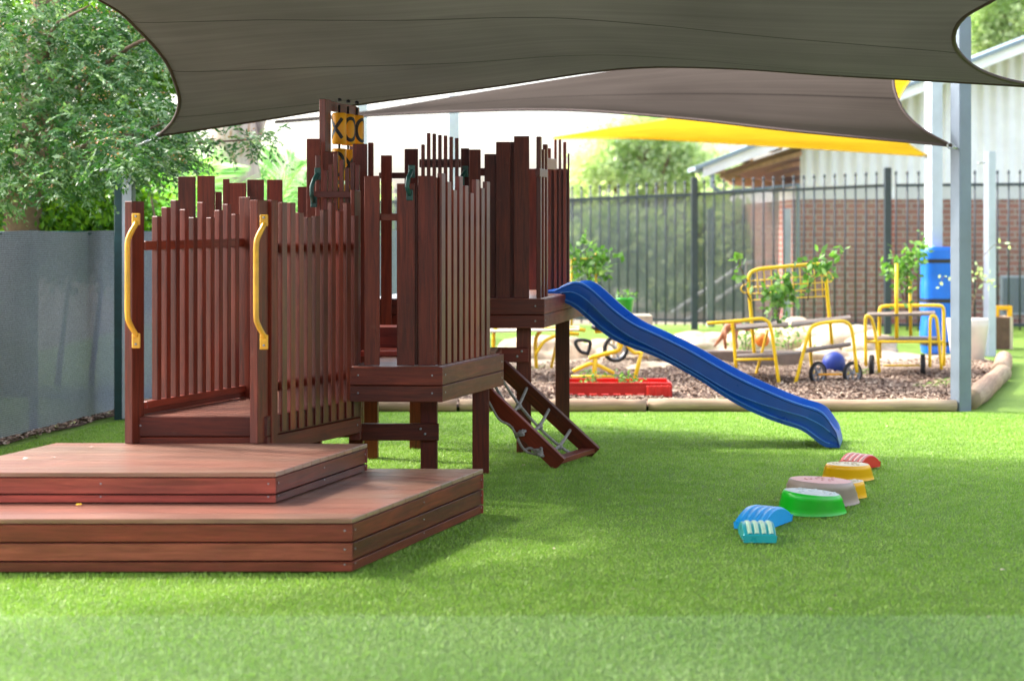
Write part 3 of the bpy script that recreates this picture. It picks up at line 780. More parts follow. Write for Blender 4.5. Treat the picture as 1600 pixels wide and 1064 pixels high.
# rope climber
cl = empty  # (kept as part of the play structure)
nb = V((.272, 9.84, .0)); fbm = V((.500, 10.34, .0)); nt_ = V((-.15, 9.93, .42)); ft = V((-.03, 10.33, .52))
def stringer(b, t):
    mb = MB(); d = (t-b).normalized(); side = V((.4, .92, 0)); mb.beam(b+V((0, 0, .03))-d*.02, t+d*.06, .036, .095, side=side); return part(mb, 'climber_rail', 'wood')
s1 = stringer(nb, nt_); s2 = stringer(fbm, ft)
mb = MB(); mb.beam(nb+V((-.02, .0, .035)), fbm+V((-.02, 0, .035)), .08, .03, side=V((1, 0, 0))); part(mb, 'climber_foot', 'wood')
def rope(pts, r=.009, name='rope'):
    mb = MB(); L = [V(q) for q in pts]; pp = []
    for i in range(len(L)-1):
        for k_ in range(5): pp.append(L[i].lerp(L[i+1], k_/5))
    pp.append(L[-1])
    for _ in range(3): pp = [pp[0]]+[(pp[i-1]+pp[i]*2+pp[i+1])/4 for i in range(1, len(pp)-1)]+[pp[-1]]
    mb.tube(pp, r, 8, tint=1); return part(mb, name, 'rope', 0)
def lat(u, v, sag=.0):
    a = nb.lerp(nt_, u)+V((0, 0, .04)); b = fbm.lerp(ft, u)+V((0, 0, .04)); q = a.lerp(b, v); q.z -= sag; return q
for v_, sg in ((.30, .09), (.62, .08)):
    rope([lat(u, v_, sg*math.sin(math.pi*min(1, u*1.05))**.5+.01) for u in (.03, .2, .4, .6, .8, 1.0)])
for u in (.25, .5, .76):
    r_ = rope([lat(u, 0), lat(u, .3, .085), lat(u, .62, .08), lat(u, 1)], .010)
for u in (.25, .5, .76):
    for v_, sg in ((.3, .085), (.62, .08)):
        q = lat(u, v_, sg); kn = MB()
        kn.lathe([(.001, -.022), (.016, -.014), (.021, 0), (.016, .014), (.001, .022)], q, 10); part(kn, 'rope_knot', 'rope', 0)
    q = lat(u, -.06, .05)
    if u < .7:
        kn = MB()
        for i in range(5): kn.tube([q+V((rnd.uniform(-.03, .03), -.02, rnd.uniform(-.02, .03))), q+V((rnd.uniform(-.02, .02), -.045, rnd.uniform(-.02, .02))), q+V((rnd.uniform(-.03, .03), -.015, rnd.uniform(-.03, .02)))], .010, 7)
        part(kn, 'rope_knot', 'rope', 0)
rope([lat(.62, -.07, .06), lat(.45, -.08, .13), lat(.36, -.06, .07), lat(.22, -.06, .06)], .008)
rope([lat(.95, -.07, .05), lat(.8, -.08, .10), lat(.62, -.07, .05), lat(.44, -.09, .13), lat(.22, -.06, .06)], .007)

# --- slide
s0 = V((.284, 11.166, 0)); sd = V((.97, -.243, 0)).normalized(); sw = V((-sd.y, sd.x, 0))
def s_of(px, py):
    k_ = (px-800)/F; s_ = (k_*s0.y-s0.x)/(sd.x-k_*sd.y); Y = s0.y+sd.y*s_; return s_, H-(py-360)/F*Y
rim = [(866, 458), (872, 451), (880, 445), (891, 440), (902, 438), (911, 441), (930, 457), (953, 480), (987, 506), (1018, 519), (1043, 531), (1074, 546), (1102, 562), (1128, 577), (1160, 594), (1200, 612), (1240, 629), (1268, 637), (1285, 641), (1296, 650), (1304, 664), (1309, 682), (1312, 696)]
bot = [(866, 468), (888, 473), (911, 491), (930, 511), (953, 529), (981, 542), (1018, 554), (1057, 573), (1100, 598), (1128, 618), (1160, 637), (1200, 655), (1240, 668), (1260, 673), (1270, 682), (1280, 697), (1285, 701), (1312, 701)]
flo = [(866, 466), (888, 466), (911, 476), (930, 493), (953, 512), (987, 530), (1018, 543), (1057, 560), (1100, 584), (1128, 602), (1160, 622), (1200, 640), (1240, 652), (1275, 662), (1300, 674), (1309, 690), (1312, 699)]
rim = [s_of(*q) for q in rim]; bot = [s_of(*q) for q in bot]; flo = [s_of(*q) for q in flo]
def interp(t, x_): return float(np.interp(x_, [q[0] for q in t], [q[1] for q in t]))
smax = rim[-1][0]; ns = 90; W = .20
secs = []
for i in range(ns+1):
    s_ = smax*(i/ns)
    def sm(t): return sum(interp(t, max(0, min(smax, s_+d_)))*w_ for d_, w_ in ((-.07, .15), (-.035, .22), (0, .26), (.035, .22), (.07, .15)))
    zt, zb, zf = sm(rim), sm(bot), sm(flo)
    if s_ > smax*.985: zt, zb = interp(rim, s_), interp(bot, s_)
    zb = max(zb, .002); zf = max(min(zf, zt-.004), zb+.004); zt = max(zt, zf+.004); h = zt-zb
    m_ = .50+.28*math.cos(s_*3.6-.2)
    prof = [(-W-.006, zb), (-W-.008, zb+.16*h), (-W+.014, zb+.21*h), (-W+.012, zb+(m_*.5+.1)*h), (-W+.003, zb+(m_*.55+.16)*h), (-W+.006, zb+.90*h), (-W-.004, zb+.95*h), (-W+.004, zt), (-W+.022, zt+.001), (-W+.034, zt-.10*h),
            (-W+.055, zf+.25*(zt-zf)), (-W+.085, zf+.01), (-.07, zf)]
    prof = prof+[(-a_, b_) for a_, b_ in reversed(prof)]
    secs.append([s0+sd*s_+sw*(W+a_)+V((0, 0, b_)) for a_, b_ in prof])
mb = MB(); n_ = len(secs[0]); vs = [q for s_ in secs for q in s_]; fs = []
for i in range(ns):
    for k_ in range(n_): fs.append((i*n_+k_, (i+1)*n_+k_, (i+1)*n_+(k_+1) % n_, i*n_+(k_+1) % n_))
fs.append(tuple(range(n_))); fs.append(tuple(ns*n_+k_ for k_ in range(n_-1, -1, -1)))
mb.add(vs, fs, None, 1, smooth=True)
q = s0+V((-.02, 0, 0)); mb.obox(s0-sd*.03+sw*W+V((0, 0, .985)), sd*.05, sw*W*.98, V((0, 0, .008)), tint=1)
slide = part(mb, 'slide', 'blue', .0); slide['label'] = 'wavy blue plastic slide'
for k_, nm in ((4, 'wear_highlight'), (1, 'wear_highlight'), (7, 'wear_highlight')):
    rb = MB(); rb.tube([sc_[k_]+V((0, 0, .0)) for sc_ in secs[2:-3]], .0038, 6, tint=1); ro = part(rb, 'wear_highlight', 'blue_highlight', 0, parent=slide)  # pale tubes paint the glints and wear along the slide's creases
me = slide.data
md = slide.modifiers.new('smooth', 'EDGE_SPLIT'); md.split_angle = math.radians(32)

# ------------------------------------------------------------------ sails
def catmull(pts, n):
    pts = [V(q) for q in pts]; out_ = []
    d = [0]
    for i in range(1, len(pts)): d.append(d[-1]+(pts[i]-pts[i-1]).length)
    for j in range(n+1):
        t = d[-1]*j/n; i = max(k_ for k_ in range(len(d)-1) if d[k_] <= t+1e-9)
        u = (t-d[i])/(d[i+1]-d[i]); p0 = pts[max(i-1, 0)]; p1 = pts[i]; p2 = pts[i+1]; p3 = pts[min(i+2, len(pts)-1)]
        out_.append(.5*((2*p1)+(p2-p0)*u+(2*p0-5*p1+4*p2-p3)*u*u+(3*p1-3*p2+p3-p0)*u**3))
    return out_
def sail(name, bottom, right, top, left, mats, label, belly=.0, n=48, cat='shade sail'):
    """edges as lists of points; bottom and top run left to right, left and right run bottom to top"""
    B = catmull(bottom, n); T = catmull(top, n); L = catmull(left, n); R = catmull(right, n)
    mb = MB(); vs = []; fs = []; uvs = []
    for j in range(n+1):
        v_ = j/n
        for i in range(n+1):
            u = i/n
            p_ = B[i]*(1-v_)+T[i]*v_+L[j]*(1-u)+R[j]*u-(B[0]*(1-u)*(1-v_)+B[n]*u*(1-v_)+T[0]*(1-u)*v_+T[n]*u*v_)
            p_ = p_-V((0, 0, belly*16*u*(1-u)*v_*(1-v_))); vs.append(p_)
    for j in range(n):
        for i in range(n):
            a = j*(n+1)+i; fs.append((a, a+1, a+n+2, a+n+1)); uvs.append([(i/n, j/n), ((i+1)/n, j/n), ((i+1)/n, (j+1)/n), (i/n, (j+1)/n)])
    mb.add(vs, fs, uvs, 1, smooth=True)
    root = mb.build(name, mats[0]); tag(root, label, cat, 'shade sails over the playground')
    for nm, e in (('hem', B), ('hem', T), ('hem', L), ('hem', R)):
        h_ = MB(); h_.tube(e, .012, 6, tint=1); h_.build('hem', mats[1], root)
    return root
sail('shade_sail',
     [P(248, 212, 12), P(400, 189, 11.8), P(560, 163, 11.6), P(770, 135, 11.4), P(970, 107, 11.2), P(1130, 106, 11), P(1300, 117, 10.6), P(1500, 128, 10.1), P(1700, 140, 9.6)],
     [P(1700, 140, 9.6), P(1600, 131, 9.3), P(1535, 112, 9.0), P(1500, 85, 8.7), P(1490, 58, 8.4), P(1505, 28, 8.1), P(1555, -2, 7.7), P(1650, -60, 7.2), V((3.4, 5.0, 3.1))],
     [V((-5.2, 7.3, 3.3)), V((-3.7, 5.2, 3.15)), V((-1.2, 3.9, 3.0)), V((1.4, 3.9, 3.0)), V((3.4, 5.0, 3.1))],  # near edge, out of view, stretched so its shadow covers the foreground lawn
     [P(248, 212, 12), P(270, 190, 11.6), P(280, 160, 11.1), P(272, 125, 10.6), P(255, 90, 10.1), P(212, 42, 9.4), P(160, 2, 8.7), P(-20, -80, 8.35), V((-5.2, 7.3, 3.3))],
     ('sail_dark', 'edge_dark'), 'big charcoal shade sail across the top of the view, nearest of the sails', belly=.12)
sail('shade_sail',
     [P(430, 192, 17.5), P(600, 180, 16.5), P(850, 172, 15.3), P(1050, 184, 14.4), P(1250, 206, 13.6), P(1487, 228, 12.85)],
     [P(1487, 228, 12.85), P(1445, 205, 12.9), P(1415, 178, 13.0), P(1400, 148, 13.1), P(1396, 125, 13.2), P(1400, 90, 13.4), P(1430, 40, 13.8)],
     [P(431, 190, 17.5), P(560, 177, 17.2), P(760, 144, 16.5), P(1030, 100, 15.6), P(1250, 60, 14.8), P(1430, 40, 13.8)],
     [P(430, 192, 17.5), P(431, 190, 17.5)],
     ('sail_brown', 'edge_dark'), 'brown shade sail in the middle, between the charcoal one and the yellow one', belly=.0)
sail('shade_sail',
     [P(865, 217, 22.5), P(1000, 217, 21.5), P(1200, 228, 20.2), P(1449, 244, 18.85)],
     [P(1449, 244, 18.85), P(1418, 224, 18.9), P(1397, 190, 19.1), P(1404, 156, 19.3), P(1425, 122, 19.6), P(1470, 70, 20)],
     [P(866, 215.5, 22.5), P(960, 200, 22.2), P(1060, 183, 21.6), P(1250, 130, 21), P(1470, 70, 20)],
     [P(865, 217, 22.5), P(866, 215.5, 22.5)],
     ('sail_yellow', 'edge_yellow'), 'yellow shade sail behind the brown one')

def cable(a, b, root):
    mb = MB(); a = V(a); b = V(b); m_ = a.lerp(b, .5); mb.tube([a, b], .006, 6, tint=1); mb.tube([a.lerp(b, .3), a.lerp(b, .7)], .014, 8, tint=1)
    ring = [a+V((.022*math.cos(t*math.pi/6), 0, .022*math.sin(t*math.pi/6))) for t in range(13)]; mb.tube(ring, .006, 6, tint=1); mb.build('turnbuckle', 'steel', root)
sails = [o for o in C.objects if o.name.startswith('shade_sail')]
cable(P(249, 213, 12), (P(196, 0, 12.35).x, 12.35, 1.98), sails[0]); cable(P(1485, 228, 12.85), P(1498, 233, 12.93), sails[1]); cable(P(1447, 244, 18.85), P(1458, 249, 18.8), sails[2])
# ------------------------------------------------------------------ sail posts
def sq_post(px0, px1, pyb, pyt, mat, label, name='sail_post', rot=0, fl=None):
    Y = F*H/(pyb-360); w = (px1-px0)/F*Y; c_ = P((px0+px1)/2, 0, Y); zt = z(pyt, Y)
    a = math.radians(rot); s_ = w/(abs(math.cos(a))+abs(math.sin(a)))
    mb = MB(); ax = V((math.cos(a), math.sin(a), 0))*s_/2; ay = V((-math.sin(a), math.cos(a), 0))*s_/2
    mb.obox((c_.x, Y+w/2, zt/2-.02), ax, ay, (0, 0, zt/2+.02), tint=1)
    root = mb.build(name, mat, None, bevel=.006, origin=(c_.x, Y+w/2, 0)); tag(root, label, 'post', 'steel posts of the shade sails')
    cp = MB(); cp.obox((c_.x, Y+w/2, zt+.006), ax*.96, ay*.96, (0, 0, .006), tint=1); cp.build('cap', mat, None, bevel=.003).parent = root; root.children[0].matrix_parent_inverse = Matrix.Translation(root.location).inverted()
    ey = MB(); pz = zt-.12; ey.tube([(c_.x-w*.5, Y, pz), (c_.x-w*.5-.05, Y-.02, pz), (c_.x-w*.5-.10, Y-.02, pz-.01)], .008, 8)
    e = ey.build('eye_bolt', 'steel'); e.parent = root; e.matrix_parent_inverse = Matrix.Translation(root.location).inverted()
    return root
sq_post(1490, 1521, 642, 27, 'post', 'tall blue-grey square post at the front corner of the log edging', rot=24)
sq_post(178, 206, 655, 240, 'post_teal', 'dark teal post beside the grey screen fence at the left', rot=0)
pp = MB(); Y = 12.42; pp.box(P(191, 0, 12.3).x, P(205.5, 0, 12.3).x, 12.293, 12.299, .01, z(250, 12.3)); pp.build('pale_face', 'post_light', [o for o in C.objects if o.get('label', '').startswith('dark teal')][0])  # thin pale sheet stands in for the post's second face
sq_post(1449, 1475, 554, 60, 'post_light', 'pale grey post with the blue padding wrapped round its foot', rot=20)
sq_post(1540, 1558, 556, 238, 'post_light', 'short pale grey post to the right of the cream pot', rot=20)
sq_post(701, 717, 520, 150, 'post_light', 'distant pale post seen above the middle of the play tower')
sq_post(558, 573, 520, 150, 'post_light', 'distant pale post behind the orange noughts and crosses cylinders')

# ------------------------------------------------------------------ log edging
def log(a, b, r, label):
    pts = []; n = 14; a = V(a); b = V(b); sdir = V((-(b-a).y, (b-a).x, 0)).normalized()
    for i in range(n+1):
        p_ = a.lerp(b, i/n); p_ = p_+sdir*rnd.uniform(-.006, .006); p_.z = r*.8+rnd.uniform(-.004, .004); pts.append(p_)
    mb = MB(); mb.tube(pts, [r*rnd.uniform(.93, 1.06) for _ in pts], 14, tint=rnd.uniform(.85, 1.1)); o = mb.build('edging_log', 'log')
    tag(o, label, 'log edging', 'logs edging the bark bed')
xs = [-3.0, -1.62, -.42, 1.05, 3.46]
lb = ['edging log by the teal post, leftmost of the front row', 'edging log seen between the slats of the play tower', 'edging log running behind the legs of the play tower', 'longest edging log, passing behind the foot of the blue slide']
for i in range(4): log((xs[i]+.012, 12.96, 0), (xs[i+1]-.012, 12.93, 0), .05, lb[i])
log((3.60, 13.05, 0), (4.58, 15.55, 0), .085, 'thick pale edging log running back to the right of the blue-grey post')
log((4.60, 15.65, 0), (5.12, 17.3, 0), .085, 'far edging log right of the cream pot')

# ------------------------------------------------------------------ left screen fence
def fence_pt(y): return -3.38+.183*(y-11)
fe = empty('screen_fence', (fence_pt(11), 11, 0), 'low fence covered in grey mesh cloth along the left side of the lawn', 'fence')
mb = MB(); vs = []; fs = []; ny = 220; nz = 24
for j in range(ny+1):
    y = 8.6+(22.0-8.6)*j/ny
    for i in range(nz+1):
        t = i/nz; wob = .010*math.sin(y*9.0)*t**2+.018*max(0, math.sin(y*4.7+1))**6*t**5+.02*math.sin(y*2.3+t*2)*(1-abs(2*t-1))+.008*math.sin(y*23+t*3)*t**3
        top_ = 1.392+.006*math.sin(y*5.1)
        vs.append((fence_pt(y)+wob, y, .012+.012*math.sin(y*6)*(1-t)+top_*t-.012*t))
for j in range(ny):
    for i in range(nz): a = j*(nz+1)+i; fs.append((a, a+1, a+nz+2, a+nz+1))
mb.add(vs, fs, None, 1, smooth=True); mb.build('mesh_screen', 'screen', fe)
mb = MB(); mb.tube([(fence_pt(8.6)-.03, 8.6, 1.375), (fence_pt(22)-.03, 22, 1.375)], .018, 8); mb.build('top_rail', 'post_teal', fe)
for y in (9.2, 11.6, 14.0, 16.4, 18.8, 21.2):
    mb = MB(); mb.box(fence_pt(y)-.09, fence_pt(y)-.04, y-.025, y+.025, 0, 1.40); mb.build('post', 'post_teal', fe)

# ------------------------------------------------------------------ far steel picket fences
def picket_fence(p0, p1, zt0, zt1, pitch, postpx, label, overs=.19, screen=None, sfrac=1.0):
    p0 = V((*p0, 0)); p1 = V((*p1, 0)); L = (p1-p0).length; d = (p1-p0).normalized()
    root = empty('picket_fence', p0, label, 'fence', 'dark steel picket fences at the back')
    n = min(95, int(L/pitch))
    for i in range(n+1):
        t = i/n; q = p0.lerp(p1, t); zt = zt0+(zt1-zt0)*t+overs
        mb = MB(); mb.tube([q+V((0, 0, .05)), q+V((0, 0, zt-.05))], .0125, 6, tint=1)
        mb.tube([q+V((0, 0, zt-.05)), q+V((0, 0, zt-.03)), q+V((0, 0, zt-.01)), q+V((0, 0, zt+.01))], [.012, .02, .018, .003], 6, tint=1)
        mb.build('picket', 'fence', root)
    for f_, nm in ((1, 'top_rail'), (0, 'bottom_rail')):
        mb = MB(); a = p0+V((0, 0, zt0 if f_ else .12)); b = p1+V((0, 0, zt1 if f_ else .12)); mb.beam(a, b, .04, .04, tint=1); mb.build(nm, 'fence', root)
    for t in postpx:
        q = p0.lerp(p1, t); zt = zt0+(zt1-zt0)*t+overs+.05
        mb = MB(); mb.box(q.x-.045, q.x+.045, q.y-.075, q.y+.015, 0, zt, tint=1); mb.build('post', 'fence', root, bevel=.004)
    if screen:
        mb = MB(); pm = p0.lerp(p1, sfrac); zm = zt0+(zt1-zt0)*sfrac; mb.add([p0+V((0, .05, .1)), pm+V((0, .05, .1)), pm+V((0, .05, zm-.02)), p0+V((0, .05, zt0-.02))], [(0, 1, 2, 3)], None, 1); mb.build('mesh_screen', screen, root)
        if sfrac < 1:
            mb = MB(); mb.add([pm+V((0, .05, .1)), p1+V((0, .05, .1)), p1+V((0, .05, zt1-.02)), pm+V((0, .05, zm-.02))], [(0, 1, 2, 3)], None, 1); mb.build('mesh_screen', 'screen_clear', root)
    return root
pc = (P(1386, 0, 22.5).x, 22.5)
pl = (P(880, 0, 24.3).x, 24.3); pl2 = (-6.0, 27.0)
tt = (P(1084, 0, 23.6).x-pl[0])/(pc[0]-pl[0])
picket_fence(pl, pc, z(313, 24.3), z(290, 22.5), .141, (tt, 1.0), 'dark picket fence left of the post by the brick wall, in front of the handrail', screen='screen_dark', sfrac=.685)
picket_fence((pc[0]+.12, 22.5), (9.0, 22.5), z(290, 22.5), z(286, 22.5), .148, (), 'dark picket fence in front of the brick wall, to the right', screen='screen_clear')
picket_fence(pl2, (pl[0]-.1, pl[1]), z(318, 27), z(313, 24.3), .15, (.0, .5), 'dark picket fence glimpsed behind the play tower', screen='screen_dark')

# handrail going up behind the fence
hr = empty('handrail', (2.6, 26.5, 0), 'white sloping stair handrail behind the dark picket fence', 'handrail')
for nm, dz in (('rail', 0), ('rail', .28)):
    mb = MB(); mb.tube([P(1050, 516, 26.5)+V((0, 0, dz)), P(1165, 438, 26.5)+V((0, 0, dz)), P(1215, 436, 26.5)+V((0, 0, dz))], .028, 8); mb.build(nm, 'white', hr)
for px, py in ((1060, 510), (1110, 475), (1165, 438), (1212, 436)):
    a = P(px, py, 26.5); mb = MB(); mb.tube([(a.x, a.y, 0), (a.x, a.y, a.z+.28)], .024, 8); mb.build('post', 'white', hr)
for px, lbl in ((1110, 'pale thin pole behind the picket fence, left of the handrail top'), (1230, 'pale thin pole at the left corner of the brick wall')):
    mb = MB(); a = P(px, 0, 24.3); mb.box(a.x-.05, a.x+.05, 24.25, 24.35, 0, z(326, 24.3)); tag(mb.build('pole', 'post_light', None, origin=(a.x, 24.3, 0)), lbl, 'pole', 'thin pale poles behind the fence')

# ------------------------------------------------------------------ unseen light blockers, then the building
mb = MB(); mb.box(-14, 14, -7.5, -7.2, 0, 3.6, tint=1); tag(mb.build('wall', 'brick'), kind='structure')  # added behind the camera to darken the tower's front faces
mb = MB(); mb.box(-14, 14, -7.9, -3.6, 3.0, 3.12, tint=1); tag(mb.build('roof', 'roof'), kind='structure')  # unseen overhang added with that wall to cut light on the fronts
Yw = 25.0
bd = empty('building', (8, Yw, 0), 'low brick and white corrugated building with a blue-grey pitched roof at the right', 'building')
xl = P(1250, 0, Yw).x; zb = z(312, Yw); zband = z(291, Yw)
mb = MB(); mb.box(P(1238, 0, Yw).x, 14, Yw, Yw+8, 0, zb, tint=1); mb.build('brick_wall', 'brick', bd)
mb = MB(); mb.box(xl, 14, Yw-.02, Yw+8, zb+.003, zband, tint=1); mb.build('wall_band', 'white', bd)
# gable cladding, corrugated
Yr = 24.2
r0 = P(1098, 262, Yr); r1 = P(1600, 66, Yr); sl = (r1.z-r0.z)/(r1.x-r0.x)
def roofz(x): return r0.z+sl*(x-r0.x)
mb = MB(); vs = []; fs = []; nn = 620
for i in range(nn+1):
    x = xl+(13.5-xl)*i/nn; yy = Yw-.03-.018*math.sin(x*2*math.pi/.19)
    vs += [(x, yy, zband+.003), (x, yy, roofz(x)-.12)]
for i in range(nn): fs.append((2*i, 2*i+2, 2*i+3, 2*i+1))
mb.add(vs, fs, None, 1, smooth=True); mb.build('cladding', 'white', bd)
def slab(xa, xb, ya, yb, dz0, dz1, name, mat):
    mb = MB(); vs = []
    for yy in (ya, yb):
        for xx in (xa, xb):
            for d_ in (dz0, dz1): vs.append((xx, yy, roofz(xx)+d_))
    fs = [(0, 2, 3, 1), (4, 5, 7, 6), (0, 1, 5, 4), (2, 6, 7, 3), (1, 3, 7, 5), (0, 4, 6, 2)]
    mb.add(vs, fs, None, 1); return mb.build(name, mat, bd)
slab(r0.x-.12, xl, Yr-.08, Yr+.95, .0, .06, 'roof', 'roof'); slab(xl+.003, 14, Yr-.08, Yw+8, .0, .06, 'roof', 'roof')
slab(r0.x+.0, 14, Yr-.03, Yr+.0, -.15, -.003, 'barge_board', 'white')
slab(r0.x+.0, 14, Yr+.002, Yr+.94, -.05, -.004, 'soffit', 'brownbox')
for i, x in enumerate(np.arange(r0.x+.25, xl, .42)):
    mb = MB(); zz = roofz(x)-.12; mb.box(x, x+.07, Yr+.01, Yr+.9, zz-.05, zz+.05); mb.build('rafter', 'rafter', bd)
mb = MB(); a_, b_, c_, d_ = P(1122, 270, Yr+.02), P(1252, 226, Yr+.02), P(1252, 289, 27.5), P(1140, 279, 27.5)
mb.add([a_, b_, c_, d_], [(0, 1, 2, 3)], None, 1); mb.build('verandah_ceiling', 'brownbox', bd)
for t0, t1 in ((.12, .12), (.36, .36), (.60, .60), (.84, .84)):
    p0_ = a_.lerp(d_, t0); p1_ = b_.lerp(c_, t1); mb = MB(); mb.beam(p0_-V((0, 0, .05)), p1_-V((0, 0, .05)), .07, .07); mb.build('rafter', 'rafter', bd)
mb = MB(); mb.beam(d_+V((0, 0, -.06)), c_+V((0, 0, -.06)), .12, .10); mb.build('beam', 'rafter', bd)
mb = MB(); mb.tube([(r0.x+.02, Yr-.02, r0.z+.0), (r0.x+.02, Yr+.93, r0.z)], .06, 8); mb.build('gutter', 'roof', bd)
mb = MB(); mb.tube([(r0.x+.15, Yr+.05, r0.z-.05), (r0.x+.15, Yr+.05, r0.z-.28), (r0.x+.3, Yr+.3, r0.z-.36), (xl-.05, Yw-.1, zband+.02), (xl-.05, Yw-.1, 0)], .035, 8); mb.build('downpipe', 'roof', bd)
wn = MB(); wn.box(P(1562, 0, Yw).x, P(1640, 0, Yw).x, Yw-.03, Yw-.01, z(492, Yw), z(430, Yw)); wo = wn.build('window', 'post_light', bd)
gl = MB(); gl.box(P(1566, 0, Yw).x, P(1636, 0, Yw).x, Yw-.045, Yw-.032, z(488, Yw), z(434, Yw)); g_ = gl.build('pane', 'post', bd); g_.parent = wo; g_.matrix_parent_inverse = Matrix()

# ------------------------------------------------------------------ stepping stones and arches
def stone(name, px, pyb, wpx, htl, htr, mat, topmat, label, squash=.85, rot=0):
    Y = F*H/(pyb-360); w = wpx/F*Y/2; cy = Y+w*squash; cx = (px-800)/F*cy
    root_mb = MB(); n = 40; prof = [(1.0, 0), (.99, .06), (.93, .35), (.945, .37), (.88, .68), (.895, .70), (.815, .97), (.79, 1.0)]
    vs = []; fs = []
    for j, (r, h) in enumerate(prof):
        for k_ in range(n):
            a = 2*math.pi*k_/n+rot; wob = 1+.05*math.sin(2*a+1)+.03*math.sin(3*a)
            x = w*r*wob*math.cos(a); y = w*squash*r*wob*math.sin(a); t = (x/w+1)/2
            hh = htl*(1-t)+htr*t; vs.append((cx+x, cy+y, hh*h+.001))
    for j in range(len(prof)-1):
        for k_ in range(n): fs.append((j*n+k_, j*n+(k_+1) % n, (j+1)*n+(k_+1) % n, (j+1)*n+k_))
    root_mb.add(vs, fs, None, 1, smooth=True)
    o = root_mb.build(name, mat, None, origin=(cx, cy, 0)); tag(o, label, 'stepping stone', 'plastic stepping stones on the lawn')
    t_ = MB(); top = vs[-n:]; c_ = V((0, 0, 0))
    for q in top: c_ += V(q)
    c_ /= n
    inner = [c_.lerp(V(q), .9)+V((0, 0, .003)) for q in top]
    for i in range(14):
        a = rnd.uniform(0, 6.28); r_ = rnd.uniform(.1, .8); q = c_.lerp(V(top[int(a/6.28*n) % n]), r_)
        t_.lathe([(.011, .001), (.009, .008), (.001, .009)], q, 8)
    t_.add([tuple(q) for q in top]+[tuple(q) for q in inner]+[tuple(c_+V((0, 0, .004)))], [(k_, (k_+1) % n, n+(k_+1) % n, n+k_) for k_ in range(n)]+[(n+k_, n+(k_+1) % n, 2*n) for k_ in range(n)], None, 1, smooth=True)
    t_.build('top', topmat, o)
    return o
stone('stepping_stone', 1269, 808, 106, .115, .085, 'bright_green', 'grip', 'bright green stepping stone with a pale tilted top', rot=.3)
stone('stepping_stone', 1283, 793, 118, .125, .105, 'taupe', 'pale_red_top', 'taupe stepping stone behind the green one')
stone('stepping_stone', 1325, 780, 58, .07, .085, 'yel_plastic', 'ochre_top', 'small yellow stepping stone peeking out behind the taupe one', rot=1)
stone('stepping_stone', 1325, 753, 80, .085, .08, 'yel_plastic', 'ochre_top', 'yellow stepping stone between the taupe one and the red arch', rot=2)
def arch(c_, ang, L, W_, Hh, mat, topmat, label, th=.03, waves=4):
    a = math.radians(ang); d = V((math.cos(a), math.sin(a), 0)); s_ = V((-d.y, d.x, 0)); c_ = V(c_)
    n = 24; top = []; mb = MB(); vs = []; fs = []
    def h_(t): return Hh*math.sin(math.pi*t)**.8
    for i in range(n+1):
        t = i/n; p_ = c_+d*(t-.5)*L
        for sg in (-1, 1): vs += [p_+s_*sg*W_/2+V((0, 0, max(.002, h_(t)-.0)*.0+.001)) if False else p_+s_*sg*W_/2+V((0, 0, .002)), p_+s_*sg*W_/2+V((0, 0, h_(t)+th))]
    for i in range(n):
        o_ = i*4; fs += [(o_+1, o_+5, o_+7, o_+3), (o_, o_+1, o_+5, o_+4)[::-1], (o_+2, o_+6, o_+7, o_+3)[::-1]]
    fs += [(0, 2, 3, 1), (n*4, n*4+1, n*4+3, n*4+2)]
    mb.add(vs, fs, None, 1, smooth=False); o = mb.build('balance_arch', mat, None, origin=(c_.x, c_.y, 0), bevel=.004); tag(o, label, 'balance arch', 'arched plastic balance pieces on the lawn')
    tm = MB()
    for k_ in range(waves):
        w0 = -W_/2*.88+k_*W_*.88/waves; w1 = w0+W_*.88/waves*.72; vs = []; fs = []
        for i in range(n+1):
            t = .04+.92*i/n; p_ = c_+d*(t-.5)*L; zz = h_(t)+th
            vs += [p_+s_*w0+V((0, 0, zz-.002)), p_+s_*(w0*.8+w1*.2)+V((0, 0, zz+.005)), p_+s_*(w0*.2+w1*.8)+V((0, 0, zz+.005)), p_+s_*w1+V((0, 0, zz-.002))]
        for i in range(n):
            o_ = i*4
            for q in range(3): fs.append((o_+q, o_+4+q, o_+5+q, o_+1+q))
        tm.add(vs, fs, None, 1, smooth=True)
    tm.build('tread', topmat, o); return o
q = G(1193, 820); arch((q.x, q.y, 0), 58, .34, .15, .055, 'sky_plastic', 'sky_plastic', 'translucent sky blue arch piece in front of the green stone')
arch((q.x, q.y, 0), 58, .34, .15, .055, 'sky_plastic', 'grip', 'x') if False else None
q = G(1187, 846); arch((q.x, q.y+.08, 0), 88, .24, .145, .045, 'teal_plastic', 'pale_green_top', 'teal arch piece with pale green ribs, nearest of the row')
q = G(1346, 731); arch((q.x, q.y+.05, 0), 40, .17, .17, .045, 'red', 'pale_red_top', 'red arch piece at the far end of the stepping stones')

